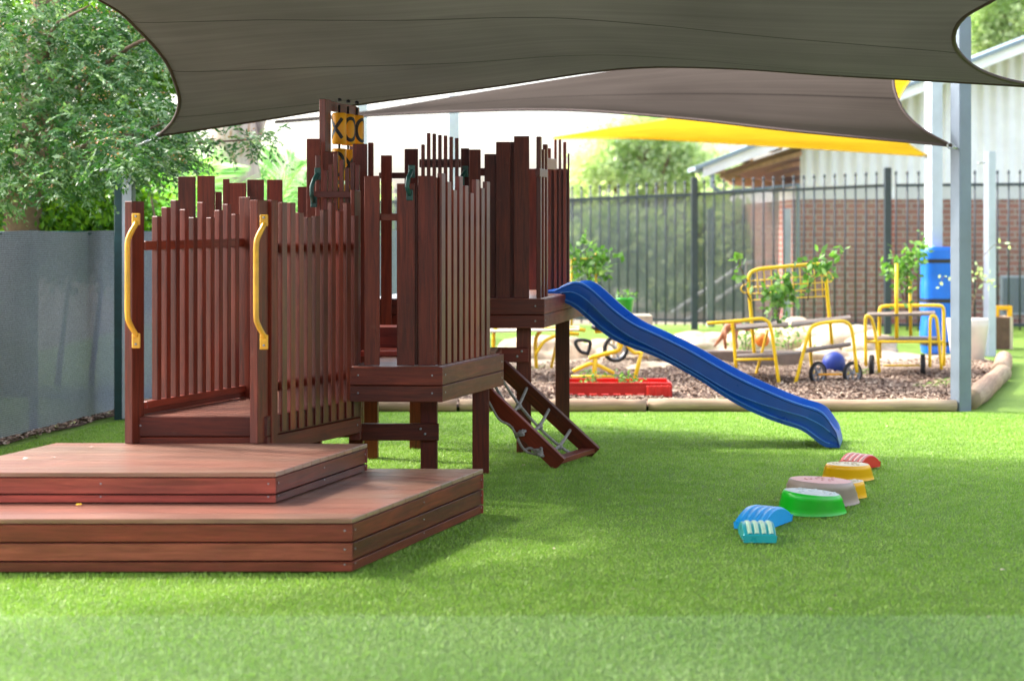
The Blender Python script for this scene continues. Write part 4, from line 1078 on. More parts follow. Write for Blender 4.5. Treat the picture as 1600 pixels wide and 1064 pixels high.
# ------------------------------------------------------------------ sprigs and plants
def sprig(name, base, pts, n, L, label, cat='leafy branch', group='leafy cuttings among the yellow frames', spread=.06, mat='leaf_sprig', stem_r=.006):
    """stem polyline plus leaves along it"""
    base = V(base); root = empty(name, base, label, cat, group)
    mb = MB(); cs = []; ds = []
    for pl_ in pts:
        pl_ = [V(q) for q in pl_]; mb.tube(pl_, [stem_r*(1-.6*i/(len(pl_)-1)) for i in range(len(pl_))], 6)
        for _ in range(n//len(pts)):
            i = rnd.randrange(len(pl_)-1) if len(pl_) > 2 else 0; t = rnd.random()
            if i == 0 and len(pl_) > 2 and rnd.random() < .75: i = len(pl_)-2
            q = pl_[i].lerp(pl_[i+1], t); cs.append([q.x+rnd.gauss(0, spread), q.y+rnd.gauss(0, spread), q.z+rnd.gauss(0, spread)])
            ds.append([rnd.gauss(0, 1), rnd.gauss(0, 1), rnd.gauss(-.2, .8)])
    mb.build('stem', 'bark', root)
    np_mesh('foliage', leaves(np.array(cs), np.array(ds), L, L*.62), 4, mat, root)
    return root
Yt = 15.3
sprig('leafy_branch', P(1215, 500, Yt), [[P(1215, 505, Yt), P(1212, 470, Yt-.05), P(1195, 455, Yt-.05)], [P(1215, 505, Yt), P(1222, 470, Yt), P(1240, 452, Yt-.1)], [P(1215, 490, Yt), P(1225, 450, Yt), P(1228, 436, Yt)]], 230, .075, 'leafy green branch hung in the middle of the yellow wire rack', spread=.05)
sprig('leafy_branch', P(1262, 470, Yt), [[P(1262, 470, Yt), P(1266, 430, Yt), P(1270, 400, Yt)], [P(1262, 450, Yt), P(1285, 410, Yt), P(1308, 396, Yt)], [P(1266, 440, Yt), P(1285, 430, Yt-.1), P(1298, 418, Yt)]], 90, .085, 'leafy twigs sticking up over the right corner of the yellow wire rack', spread=.045)
sprig('leafy_branch', P(1172, 470, Yt), [[P(1172, 470, Yt), P(1160, 440, Yt-.1), P(1148, 425, Yt-.1)], [P(1168, 440, Yt), P(1155, 415, Yt-.1), P(1153, 402, Yt-.1)]], 16, .11, 'sparse twig with round leaves left of the yellow wire rack', spread=.03)
Y2 = 16.2
sprig('leafy_branch', P(1412, 480, Y2), [[P(1412, 470, Y2), P(1405, 430, Y2), P(1392, 410, Y2-.1)], [P(1415, 460, Y2), P(1420, 410, Y2), P(1440, 384, Y2)], [P(1415, 470, Y2), P(1418, 440, Y2), P(1412, 400, Y2)]], 300, .068, 'leafy branch tied to the tall yellow pole of the right hand rack', spread=.055)
Y3 = 16.5
sprig('leafy_branch', P(925, 470, Y3), [[P(925, 470, Y3), P(922, 420, Y3), P(912, 385, Y3)], [P(925, 460, Y3), P(915, 420, Y3), P(900, 400, Y3)], [P(925, 460, Y3), P(935, 425, Y3), P(945, 400, Y3)]], 330, .075, 'bushy leafy branch standing just right of the play tower', spread=.075)
for o_ in range(1):
    mb = MB(); mb.tube([P(931, 520, Y3), P(931, 395, Y3)], .012, 8); mb.tube([P(893, 405, Y3), P(935, 405, Y3)], .012, 8); mb.tube([P(893, 405, Y3), P(893, 520, Y3)], .012, 8)
    tag(mb.build('yellow_stand', 'yellow'), 'thin yellow tube stand behind the top of the slide', 'stand')

# ------------------------------------------------------------------ yellow racks and trikes
def smooth_path(L, k=5, it=2):
    L = [V(q) for q in L]; pp = []
    for i in range(len(L)-1):
        for j in range(k): pp.append(L[i].lerp(L[i+1], j/k))
    pp.append(L[-1])
    for _ in range(it): pp = [pp[0]]+[(pp[i-1]+pp[i]*2+pp[i+1])/4 for i in range(1, len(pp)-1)]+[pp[-1]]
    return pp
def tubepart(root, name, L, r=.016, mat='yellow', sm=True):
    mb = MB(); mb.tube(smooth_path(L) if sm else L, r, 10, tint=1); return mb.build(name, mat, root)
def wheel(root, c_, r, axis, w=.035):
    """tyre > rim, hub with spokes"""
    c_ = V(c_); axis = V(axis).normalized(); rot = V((0, 0, 1)).rotation_difference(axis).to_matrix()
    mb = MB(); pr = [(r*.80, -w/2), (r*.95, -w/2), (r, -w*.25), (r, w*.25), (r*.95, w/2), (r*.80, w/2), (r*.80, -w/2)]
    mb.lathe(pr, c_, 32, rot=rot); t = mb.build('wheel', 'tyre', root)
    rm = MB(); rm.lathe([(r*.70, -w*.35), (r*.80, -w*.4), (r*.80, w*.4), (r*.70, w*.35), (r*.70, -w*.35)], c_, 32, rot=rot)
    rm.lathe([(.001, -w*.6), (r*.16, -w*.6), (r*.16, w*.6), (.001, w*.6)], c_, 14, rot=rot)
    for k_ in range(5):
        a = 2*math.pi*k_/5+.3; q = rot @ V((math.cos(a), math.sin(a), 0)); q0 = c_+q*r*.12; q1 = c_+q*r*.73
        rm.beam(q0, q1, r*.16, w*.4, side=axis.cross(q))
    ro = rm.build('rim', 'steel', None); ro.parent = t
    return t
# rack 1
Ya = 14.95; Yb_ = 15.55
r1_ = empty('trolley_rack', (P(1225, 0, 15.2).x, 15.2, .02), 'wide yellow tube rack with wire grid back, two shelves and small wheels', 'trolley rack', 'yellow tube racks in the bark bed')
tubepart(r1_, 'frame', [P(1105, 505, Ya), P(1150, 502, Ya), P(1192, 497, Ya), P(1203, 505, Ya), P(1207, 525, Ya), P(1218, 606, Ya)])
tubepart(r1_, 'leg', [P(1144, 503, Ya+.1), P(1146, 520, Ya+.1), P(1150, 575, Ya+.1)])
tubepart(r1_, 'leg', [P(1200, 515, Yb_), P(1188, 560, Yb_), P(1180, 590, Yb_)], .013)
tubepart(r1_, 'frame', [P(1241, 606, Ya), P(1262, 525, Ya), P(1268, 510, Ya), P(1282, 505, Ya), P(1318, 501, Ya), P(1329, 508, Ya), P(1333, 525, Ya), P(1339, 582, Ya)])
tubepart(r1_, 'leg', [P(1265, 515, Yb_), P(1267, 560, Yb_), P(1270, 585, Yb_)])
tubepart(r1_, 'back_hoop', [P(1179, 556, Yb_), P(1172, 470, Yb_), P(1169, 436, Yb_), P(1173, 425, Yb_), P(1187, 420, Yb_), P(1270, 413, Yb_), P(1284, 413, Yb_), P(1289, 422, Yb_), P(1292, 450, Yb_), P(1300, 538, Yb_)], .017)
gr = MB()
for i in range(10):
    x0 = 1182+i*11.2; gr.tube([P(x0, 420-i*.7, Yb_), P(x0+3, 472-i*1.0 if i > 1 else 460, Yb_)], .005, 5)
for j in range(4): gr.tube([P(1171+j, 442+j*10-3, Yb_), P(1292, 430+j*11, Yb_)], .005, 5)
gr.tube(smooth_path([P(1171, 443, Yb_), P(1160, 446, Yb_), P(1157, 452, Yb_), P(1162, 458, Yb_), P(1173, 456, Yb_)]), .006, 6)
gr.tube(smooth_path([P(1291, 424, Yb_), P(1300, 428, Yb_), P(1302, 434, Yb_), P(1298, 441, Yb_), P(1293, 440, Yb_)]), .006, 6)
gr.build('wire_grid', 'yellow', r1_)
def quad_shelf(root, a, b, c_, d, th=.02, mat='board'):
    mb = MB(); up = V((0, 0, th)); L = [V(a), V(b), V(c_), V(d)]
    mb.add([*L, *[q+up for q in L]], [(3, 2, 1, 0), (4, 5, 6, 7), (0, 1, 5, 4), (1, 2, 6, 5), (2, 3, 7, 6), (3, 0, 4, 7)], None, 1); return mb.build('shelf', mat, root)
quad_shelf(r1_, P(1150, 516, Ya+.05), P(1232, 511, Ya+.05), P(1232, 505, Yb_), P(1150, 510, Yb_)); quad_shelf(r1_, P(1236, 512, Ya+.05), P(1330, 500, Ya+.05), P(1328, 496, Yb_), P(1236, 505, Yb_))
quad_shelf(r1_, P(1152, 560, Ya+.05), P(1250, 556, Ya+.05), P(1250, 552, Yb_), P(1152, 556, Yb_)); quad_shelf(r1_, P(1256, 552, Ya+.05), P(1330, 541, Ya+.05), P(1330, 537, Yb_), P(1256, 547, Yb_))
tubepart(r1_, 'rail', [P(1150, 562, Ya+.03), P(1212, 561, Ya+.03)], .012, sm=False)
tubepart(r1_, 'axle', [P(1279, 585, Ya+.05), P(1338, 585, Ya+.05)], .009, 'orange', False)
wheel(r1_, P(1278, 583, 15.1), .106, (.75, -1, 0)); wheel(r1_, P(1332, 583, 15.0), .106, (.55, -1, 0))
# rack 2
Yc = 15.95; Yd = 16.5
r2_ = empty('trolley_rack', (P(1412, 0, 16.2).x, 16.2, .02), 'narrow yellow tube rack with two shelves and tall poles beside the blue pad', 'trolley rack', 'yellow tube racks in the bark bed')
tubepart(r2_, 'frame', [P(1353, 572, Yc), P(1352, 500, Yc), P(1354, 493, Yc), P(1362, 497, Yc), P(1368, 520, Yc), P(1374, 582, Yc)])
tubepart(r2_, 'frame', [P(1453, 574, Yc), P(1453, 500, Yc), P(1456, 493, Yc), P(1463, 495, Yc), P(1466, 520, Yc), P(1471, 577, Yc)])
tubepart(r2_, 'handle_rail', [P(1375, 560, Yd), P(1374, 485, Yd), P(1377, 478, Yd), P(1470, 477, Yd), P(1475, 482, Yd), P(1475, 572, Yd)], .017)
tubepart(r2_, 'pole', [P(1401, 530, Yc+.1), P(1401, 412, Yc+.1)], .019, sm=False); tubepart(r2_, 'pole', [P(1423, 525, Yc+.3), P(1422, 432, Yc+.3)], .016, sm=False)
quad_shelf(r2_, P(1354, 495, Yc+.03), P(1462, 493, Yc+.03), P(1460, 489, Yd), P(1356, 491, Yd)); quad_shelf(r2_, P(1354, 532, Yc+.03), P(1470, 533, Yc+.03), P(1470, 529, Yd), P(1356, 528, Yd))
tubepart(r2_, 'rail', [P(1354, 534, Yc), P(1474, 534, Yc)], .013, sm=False); tubepart(r2_, 'rail', [P(1380, 571, Yc+.1), P(1440, 571, Yc+.1)], .009, sm=False)
wheel(r2_, P(1362, 571, Yc+.1), .105, (1, -.28, 0), .045); wheel(r2_, P(1442, 570, Yc+.1), .105, (1, -.22, 0), .045)
# tricycle behind the slide
Ye = 14.9
tr = empty('tricycle', (P(950, 0, Ye).x, Ye, .02), 'yellow tricycle with black grip tipped over behind the blue slide', 'tricycle')
tubepart(tr, 'frame', [P(920, 560, Ye), P(945, 553, Ye), P(968, 548, Ye), P(975, 525, Ye), P(960, 515, Ye), P(930, 518, Ye)], .020)
tubepart(tr, 'frame', [P(968, 548, Ye), P(966, 524, Ye+.1), P(952, 510, Ye+.1)], .018)
tubepart(tr, 'frame', [P(930, 560, Ye), P(928, 600, Ye)], .022, sm=False)
tubepart(tr, 'frame', [P(895, 580, Ye), P(925, 566, Ye), P(960, 583, Ye)], .017)
tubepart(tr, 'step_bar', [P(893, 588, Ye-.05), P(960, 588, Ye-.05)], .012, sm=False)
tubepart(tr, 'fork', [P(973, 530, Ye-.1), P(990, 552, Ye-.1), P(1003, 551, Ye-.1)], .016); tubepart(tr, 'fork', [P(1003, 548, Ye-.1), P(992, 592, Ye-.1)], .018, sm=False)
tubepart(tr, 'grip', [P(920, 553, Ye-.1), P(907, 550, Ye-.1), P(900, 540, Ye-.1), P(899, 532, Ye-.1), P(912, 531, Ye-.1), P(923, 534, Ye-.1), P(921, 545, Ye-.1), P(918, 553, Ye-.1)], .016, 'black')
mb = MB(); c_ = P(942, 515, Ye); mb.lathe([(.001, .0), (.09, .0), (.11, .02), (.09, .05), (.001, .055)], c_, 20); mb.build('seat', 'black', tr, origin=None)
wheel(tr, P(962, 545, Ye+.25), .125, (.35, -1, 0))
mb = MB(); q = P(994, 596, Ye-.1); mb.obox(q, (.05, 0, 0), (0, .03, 0), (0, 0, .025), mi=0); mb.build('foot_plate', 'orange', tr, bevel=.008)
# yellow arch frames under the high deck
Yf = 15.6
r3_ = empty('climbing_frame', (P(850, 0, Yf).x, Yf, .02), 'yellow curved tube frame seen under the high deck', 'play frame')
tubepart(r3_, 'tube', [P(772, 575, Yf), P(771, 540, Yf), P(772, 512, Yf), P(790, 508, Yf)], .017)
tubepart(r3_, 'tube', [P(838, 575, Yf), P(836, 530, Yf), P(845, 515, Yf), P(880, 512, Yf), P(915, 516, Yf)], .018)
tubepart(r3_, 'tube', [P(836, 555, Yf-.2), P(850, 532, Yf-.2), P(880, 520, Yf-.2), P(905, 522, Yf-.2)], .016)
tubepart(r3_, 'tube', [P(861, 575, Yf+.1), P(868, 545, Yf+.1), P(872, 520, Yf+.1)], .014)
quad_shelf(r3_, P(765, 520, Yf-.2), P(905, 517, Yf-.2), P(905, 511, Yf+.4), P(765, 513, Yf+.4), .015, 'paleboard')

# red crate
Yk = 13.75; cr = empty('crate', (P(970, 0, Yk).x, Yk, .03), 'long low red plastic crate planted with greenery in the bark', 'crate')
x0, x1 = P(880, 0, Yk).x, P(1048, 0, Yk).x; zt = z(600, Yk); z0_ = z(626, Yk)
def holed(mb, x0, x1, y0, y1, n, hx):
    hh = zt-z0_
    mb.box(x0, x1, y0, y1, z0_+hh*.42, zt, tint=1)
    step = (x1-x0)/n
    for i in range(n+1):
        xx = x0+step*i; mb.box(max(x0, xx-step*.2), min(x1, xx+step*.2), y0+.001, y1-.001, z0_, z0_+hh*.42, tint=1)
    mb.box(x0, x1, y0-.006, y1-.0, z0_+hh*.72, z0_+hh*.80, tint=1)
    mb.box(x0, x1, y0-.014, y1, zt, zt+.012, tint=1)
for (ya, yb_) in ((Yk, Yk+.012), (Yk+.40, Yk+.412)):
    mb = MB(); holed(mb, x0, x1, ya, yb_, 9, 0); mb.build('side_panel', 'red', cr)
for xx in (x0-.012, x1):
    mb = MB(); mb.box(xx, xx+.012, Yk+.002, Yk+.41, z0_, zt, tint=1); mb.build('end_panel', 'red', cr)
mb = MB(); mb.box(x0, x1, Yk+.012, Yk+.4, z0_, z0_+.05, tint=1); mb.build('base', 'red', cr)
mb = MB(); mb.box(P(1010, 0, Yk-.02).x, P(1048, 0, Yk-.02).x, Yk-.06, Yk-.03, z(626, Yk), z(602, Yk), tint=1)
for i in range(4): mb.box(P(1012+i*10, 0, Yk).x, P(1015+i*10, 0, Yk).x, Yk-.068, Yk-.0605, z(626, Yk), z(601, Yk), tint=1)
mb.build('end_panel', 'red', cr, bevel=.004)
sprig('potted_seedling', P(935, 605, 13.9), [[P(925, 605, 13.9), P(918, 592, 13.9), P(915, 588, 13.9)], [P(935, 605, 13.9), P(930, 590, 13.9), P(932, 585, 13.9)], [P(960, 606, 13.9), P(975, 598, 13.9), P(985, 596, 13.9)]], 70, .045, 'small round-leaved seedlings in the red crate, at its left', 'seedling', 'plants in the red crate', .03)
sprig('potted_seedling', P(985, 605, 13.9), [[P(985, 605, 13.9), P(978, 594, 13.9), P(975, 588, 13.9)], [P(985, 605, 13.9), P(992, 596, 13.9), P(998, 594, 13.9)]], 50, .05, 'yellow-green seedlings in the red crate, at its right', 'seedling', 'plants in the red crate', .03)

# green bucket on a box, box
def bucket(c_, r, h, mat, name, label, cat):
    mb = MB(); mb.lathe([(.001, 0), (r*.72, 0), (r*.95, h*.9), (r*1.02, h*.9), (r*1.02, h), (r*.93, h), (r*.88, h*.85), (.001, h*.84)], c_, 24, tint=1); o = mb.build(name, mat, None); return tag(o, label, cat)
c_ = P(977, 491, 17.5); bucket(c_, .095, .17, 'bright_green', 'plant_pot', 'small bright green pot standing on the pale crate behind the slide', 'plant pot')
sprig('pot_plant', c_, [[c_+V((0, 0, .14)), c_+V((-.03, 0, .20)), c_+V((-.06, 0, .22))], [c_+V((0, 0, .14)), c_+V((.03, 0, .19)), c_+V((.08, 0, .21))]], 60, .04, 'low plant growing in the small green pot', 'plant', None, .03)
mb = MB(); a = P(955, 516, 17.6); b_ = P(1017, 492, 17.6)
for i in range(3): mb.box(a.x, b_.x, 17.4, 17.42, a.z-.25+i*.14, a.z-.25+i*.14+.11)
for xx in (a.x, b_.x-.03): mb.box(xx, xx+.03, 17.42, 17.75, 0, b_.z-.022)
mb.box(a.x, b_.x, 17.4, 17.78, b_.z-.02, b_.z); tag(mb.build('wooden_crate', 'paleboard'), 'pale wooden crate under the small green pot', 'crate')

# balls, toy, boulders
def ball(c_, r, mat, label):
    n = 12; mb = MB(); mb.lathe([(max(.001, r*math.sin(math.pi*i/18)), -r*math.cos(math.pi*i/18)) for i in range(19)], c_, 28, tint=1)
    s_ = MB(); rot = Matrix.Rotation(.9, 3, 'X'); s_.lathe([(r*1.002, -.004), (r*1.004, 0), (r*1.002, .004)], c_, 32, rot=rot)
    o = mb.build('ball', mat); s_.build('seam', mat, o); return tag(o, label, 'ball')
ball(P(1303, 567, 16.6), .115, 'ball', 'dark blue ball resting in the bark behind the wheeled rack')
ball(P(1191, 531, 17.0), .075, 'orange_toy', 'small orange ball behind the wide yellow rack')
# toy dinosaur on four legs
td = V(P(1140, 545, 17.2)); mb = MB()
mb.tube([td+V((-.16, 0, .02)), td+V((-.10, 0, .10)), td+V((-.02, 0, .22)), td+V((.06, 0, .26)), td+V((.13, 0, .22)), td+V((.18, 0, .20))], [.008, .022, .045, .048, .03, .02], 10)
for dx, dy in ((-.04, .03), (-.04, -.03), (.07, .03), (.07, -.03)): mb.tube([td+V((dx, dy, .20)), td+V((dx-.01, dy, .10)), td+V((dx, dy, .0))], [.022, .015, .012], 8)
mb.lathe([(.001, -.03), (.028, -.02), (.035, 0), (.025, .02), (.001, .03)], td+V((.20, 0, .21)), 12)
tag(mb.build('toy_animal', 'dino'), 'small brown toy animal by the sandstone boulders', 'toy')
def boulder(c_, r, sc, label, seed):
    import bmesh
    bm = bmesh.new(); bmesh.ops.create_icosphere(bm, subdivisions=4, radius=r); rr = random.Random(seed)
    from mathutils import noise
    off = V((seed*3.1, seed*1.7, 0))
    for v_ in bm.verts:
        d = v_.co.normalized(); f = 1+.30*noise.noise(d*1.6+off)+.12*noise.noise(d*4+off)+.04*noise.noise(d*11+off)
        v_.co = V((d.x*r*sc[0]*f, d.y*r*sc[1]*f, max(-.04, d.z*r*sc[2]*f)))
    me = bpy.data.meshes.new('boulder'); bm.to_mesh(me); bm.free(); me.materials.append(M['rock'])
    for p_ in me.polygons: p_.use_smooth = True
    o = bpy.data.objects.new('boulder', me); C.objects.link(o); o.location = c_; tag(o, label, 'boulder', 'sandstone boulders behind the bark bed'); return o
bl = [(1040, 552, 17.8, .26, (1.5, 1, .7), 'rounded boulder just behind the middle of the slide'), (1105, 535, 19.2, .36, (1.6, 1, .6), 'flat ochre boulder left of the toy animal'),
      (1175, 533, 19.6, .33, (1.3, 1, .7), 'sandstone boulder behind the orange ball'), (1245, 530, 19.8, .42, (1.3, 1, .75), 'large sandstone boulder behind the wide rack shelves'),
      (1315, 535, 19.4, .40, (1.2, 1, .85), 'tall pale boulder above the blue ball'), (1362, 540, 19.0, .30, (1.1, 1, .8), 'pale boulder between the two yellow racks'),
      (1030, 566, 16.6, .18, (1.9, 1, .5), 'low tan boulder with a dark patch beside the slide'), (960, 545, 18.4, .3, (1.6, 1, .6), 'boulder half hidden by the tricycle'),
      (850, 550, 18.2, .36, (1.6, 1, .7), 'big pale boulder seen under the high deck'), (1280, 556, 18.0, .24, (1.6, 1, .6), 'low boulder directly behind the blue ball')]
for i, (px, py, Y, r, sc, lb_) in enumerate(bl): q = P(px, py, Y); boulder((q.x, q.y, 0), r, sc, lb_, i+2)
# sleeper edging in front of the boulders
mb = MB(); a = P(1085, 556, 17.3); mb.box(a.x, P(1252, 0, 17.3).x, 17.25, 17.4, .0, .15); tag(mb.build('sleeper', 'board', None, bevel=.01), 'grey timber sleeper lying behind the wide yellow rack', 'sleeper')
for i, (px, lb_) in enumerate(((1165, 'flowering tuft left of the orange ball'), (1232, 'flowering tuft under the shelves of the wide rack'))):
    q = P(px, 548, 17.6); sprig('flowering_tuft', (q.x, q.y, 0), [[(q.x, q.y, .05), (q.x-.05, q.y, .25), (q.x-.1, q.y, .35)], [(q.x, q.y, .05), (q.x+.05, q.y, .22), (q.x+.12, q.y, .3)], [(q.x, q.y, .05), (q.x, q.y, .25), (q.x, q.y, .38)]], 160, .045, lb_, 'plant', 'flowering tufts', .07)

# blue pad round the pale post
Yp = 18.65; pd = empty('padding_wrap', (P(1467, 0, Yp).x, Yp, 0), 'bright blue padding strapped with black bands round the pale post', 'post padding')
mb = MB(); n = 28; vs = []; fs = []; hx = .165; rows = 26; cxp = P(1468, 0, Yp).x
for j in range(rows+1):
    zz = .02+(z(386, Yp)-.02)*j/rows; bulge = 1+.05*abs(math.sin(j*math.pi/8.7))-.04*(j % 9 == 0)
    for k_ in range(n):
        a = 2*math.pi*k_/n; s_ = (abs(math.cos(a))**4+abs(math.sin(a))**4)**-.25; vs.append((cxp+hx*bulge*s_*math.cos(a)*(1-.02*math.sin(j)), Yp+.12+hx*bulge*s_*math.sin(a), zz))
for j in range(rows):
    for k_ in range(n): fs.append((j*n+k_, j*n+(k_+1) % n, (j+1)*n+(k_+1) % n, (j+1)*n+k_))
fs.append(tuple(rows*n+k_ for k_ in range(n)))
mb.add(vs, fs, None, 1, smooth=True); mb.build('pad', 'pad', pd)
for py in (408, 470, 537):
    mb = MB(); zz = z(py, Yp); vs = []
    for dz in (-.022, .022):
        for k_ in range(n):
            a = 2*math.pi*k_/n; s_ = (abs(math.cos(a))**4+abs(math.sin(a))**4)**-.25; vs.append((cxp+hx*1.06*s_*math.cos(a), Yp+.12+hx*1.06*s_*math.sin(a), zz+dz))
    mb.add(vs, [(k_, (k_+1) % n, n+(k_+1) % n, n+k_) for k_ in range(n)], None, 1, smooth=True); mb.build('strap', 'black', pd)
# cream pot with a bare little tree
cp = P(1512, 562, 17.6); cp.z = 0
mb = MB(); h = z(498, 17.6); mb.lathe([(.001, 0), (.155, 0), (.165, .01), (.21, h*.8), (.215, h), (.19, h), (.18, h*.9), (.001, h*.88)], cp, 36, tint=1); tag(mb.build('plant_pot', 'pot'), 'large cream pot half hidden by the blue-grey post', 'plant pot')
sprig('young_tree', (cp.x, cp.y, h*.88), [[(cp.x, cp.y, h*.85), P(1522, 470, 17.5), P(1531, 440, 17.5), P(1536, 400, 17.5), P(1553, 383, 17.5), P(1570, 381, 17.5)], [P(1529, 448, 17.5), P(1527, 430, 17.5), P(1525, 420, 17.5)], [P(1531, 440, 17.5), P(1545, 441, 17.5), P(1550, 440, 17.5)], [P(1522, 470, 17.5), P(1490, 440, 17.4), P(1475, 432, 17.4), P(1468, 445, 17.4)]], 44, .06, 'spindly young tree with few pale leaves in the cream pot', 'young tree', None, .035, 'leaf_far')
# brown timber box with yellow top
Yx = 19.6; bx = empty('timber_planter', (P(1570, 0, Yx).x, Yx, 0), 'brown slatted timber box at the far right, beyond the short pale post', 'timber box')
mb = MB(); xa, xb = P(1554, 0, Yx).x, P(1582, 0, Yx).x; zz = z(496, Yx)
for i in range(6): w_ = (xb-xa)/6; mb.box(xa+w_*i+.003, xa+w_*(i+1)-.003, Yx, Yx+.03, 0, zz)
mb.box(xa+.004, xb-.004, Yx+.032, Yx+.4, .0, zz-.004); mb.build('panel', 'brownbox', bx)
mb = MB(); mb.box(xb-.03, xb+.005, Yx-.004, Yx+.36, 0, zz+.004); mb.build('corner_board', 'paleboard', bx)
mb = MB(); yy = Yx+.1; xa, xb = P(1555, 0, yy).x, P(1582, 0, yy).x; z1_ = z(478, yy); zz += .001; mb.box(xa, xa+.05, yy, yy+.05, zz, z1_); mb.box(xb-.05, xb, yy, yy+.05, zz, z1_); mb.box(xa+.05, xb-.05, yy, yy+.05, z1_-.05, z1_); tag(mb.build('plastic_toy', 'yel_plastic', None, bevel=.006), 'yellow plastic toy standing on the brown timber box', 'toy')

# fallen bits
def bit(p_, s_, mat, label, cat, group):
    mb = MB(); a = rnd.uniform(0, 6); n = 9; p_ = V(p_)
    vs = [p_+V((0, 0, .006))]+[p_+V((math.cos(a+2*math.pi*k_/n)*s_*(1 if k_ % 2 else .7), math.sin(a+2*math.pi*k_/n)*s_*.7, .003+.006*rnd.random())) for k_ in range(n)]
    mb.add(vs, [(0, 1+k_, 1+(k_+1) % n) for k_ in range(n)], None, 1, smooth=True); tag(mb.build('fallen_leaf', mat), label, cat, group)
for px, py, Y_, zz, mat, lb_ in ((123, 790, None, .222, 'petal', 'yellow petal on the lower timber step'), (143, 700, None, .357, 'petal_pink', 'pink petal at the back of the upper timber step'), (83, 716, None, .357, 'petal_pink', 'pink petal near the left edge of the upper timber step'), (40, 718, None, .357, 'petal_pink', 'dull pink petal, leftmost on the upper timber step')):
    Y = F*(H-zz)/(py-360); bit(((px-800)/F*Y, Y, zz+.001), .014, mat, lb_, 'petal', 'petals on the timber steps')
for i in range(46):
    px = rnd.uniform(600, 1590); py = rnd.uniform(660, 1000); q = G(px, py)
    if q.x < -.1 and q.y < 8.4: continue
    bit((q.x, q.y, .012), rnd.uniform(.006, .012), rnd.choice(['petal_pink', 'bark', 'bark', 'paleboard']), 'tiny fallen leaf scrap lying on the lawn', 'leaf scrap', 'leaf scraps scattered on the lawn')

# ------------------------------------------------------------------ trees
def frond_spray(cs, ds, n_leaf, Ls, leafL):
    """pinnate sprays: for each start cs and direction ds, leaflets both sides along a drooping rachis"""
    outv = []; k = len(cs); tl = []; t0_ = nr.random(k)
    for i in range(n_leaf):
        t = (i+1)/n_leaf
        p_ = cs+ds*Ls[:, None]*t+np.array([0, 0, -1])*(Ls[:, None]*.45*t*t)
        tan = ds+np.array([0, 0, -.9])*t; tan /= np.linalg.norm(tan, axis=1)[:, None]
        side = np.cross(tan, np.array([0, 0, 1.0])+nr.normal(0, .3, (k, 3))); side /= np.linalg.norm(side, axis=1)[:, None]
        for sg in (-1, 1):
            d = tan*.75+side*sg*.7+nr.normal(0, .15, (k, 3)); outv.append(leaves(p_, d, leafL*(1-.3*t), leafL*.30)); tl.append(np.clip(t0_*.8+nr.random(k)*.25, 0, 1))
    return np.concatenate(outv), np.concatenate(tl)
t1 = empty('pepper_tree', (-3.9, 14.0, 0), 'large feathery grey-green tree hanging over the fence at the left', 'tree')
mb = MB(); mb.tube([(-4.3, 14.3, 0), (-4.25, 14.2, 1.0), (-4.05, 14.0, 2.0), (-3.9, 13.9, 3.2), (-3.7, 13.8, 4.6)], [.20, .17, .15, .12, .08], 12); mb.build('trunk', 'bark', t1)
mb = MB()
for L in ([(-4.15, 14.1, 1.6), (-3.7, 13.6, 2.0), (-3.1, 12.9, 2.15), P(300, 225, 12.9), P(395, 218, 13.1)], [(-4.05, 14, 2.0), (-3.5, 13.5, 2.6), (-2.9, 13.0, 2.9), (-2.4, 12.8, 2.9)], [(-4.0, 14, 2.4), (-3.6, 13.0, 3.0), (-3.2, 12.6, 3.1)],
          [P(20, 300, 13.3), P(120, 250, 13), P(200, 215, 12.8), P(262, 190, 12.7)], [P(0, 320, 13.4), P(60, 280, 13.2), P(150, 275, 13.0)]):
    mb.tube(smooth_path(L), [.035*(1-.85*i/(len(smooth_path(L))-1)) for i in range(len(smooth_path(L)))], 7)
mb.build('branch', 'bark', t1)
# sprays
cl_ = []
cen = [(40, 60, 13.2, 90), (120, 40, 13.4, 80), (30, 160, 13.0, 90), (110, 140, 13.0, 80), (190, 110, 13.2, 70), (60, 240, 12.9, 80), (150, 225, 12.7, 70), (230, 190, 12.7, 60), (235, 245, 12.5, 40), (268, 235, 12.6, 28), (-40, 120, 13.2, 90), (-40, 250, 13, 80), (200, 60, 13.6, 70), (100, 270, 12.7, 60), (20, 5, 13.0, 80), (195, 248, 12.1, 22), (185, 225, 12.1, 30), (205, 258, 12.1, 16), (-10, 300, 13.2, 40)]
for px, py, Y, r in cen:
    k = int(r*1.5)
    for _ in range(k):
        a = rnd.uniform(0, 6.283); q = r*math.sqrt(rnd.random()); cl_.append(tuple(P(px+q*math.cos(a), py+q*math.sin(a)*.75, Y+rnd.gauss(0, .25))))
for _ in range(42):
    t = rnd.random(); cl_.append(tuple(P(290+150*t+rnd.gauss(0, 9), 222-8*math.sin(t*3)+rnd.gauss(0, 11), 12.9+.2*t)))
cs = np.array(cl_); ds = nr.normal(0, 1, cs.shape)*np.array([1, .8, .45]); ds[:, 0] += .4; ds /= np.linalg.norm(ds, axis=1)[:, None]
ex, tx = frond_spray(cs, ds, 8, nr.uniform(.14, .28, len(cs)), .062)
np_mesh('foliage', ex, 4, 'leaf_tree', t1, tx)
ii = nr.choice(len(cs), 420); cb = cs[ii]+nr.normal(0, .06, (420, 3))
np_mesh('berries', leaves(np.repeat(cb, 5, 0)+nr.normal(0, .018, (2100, 3)), nr.normal(0, 1, (2100, 3)), .016, .014), 4, 'leaf_red', t1)
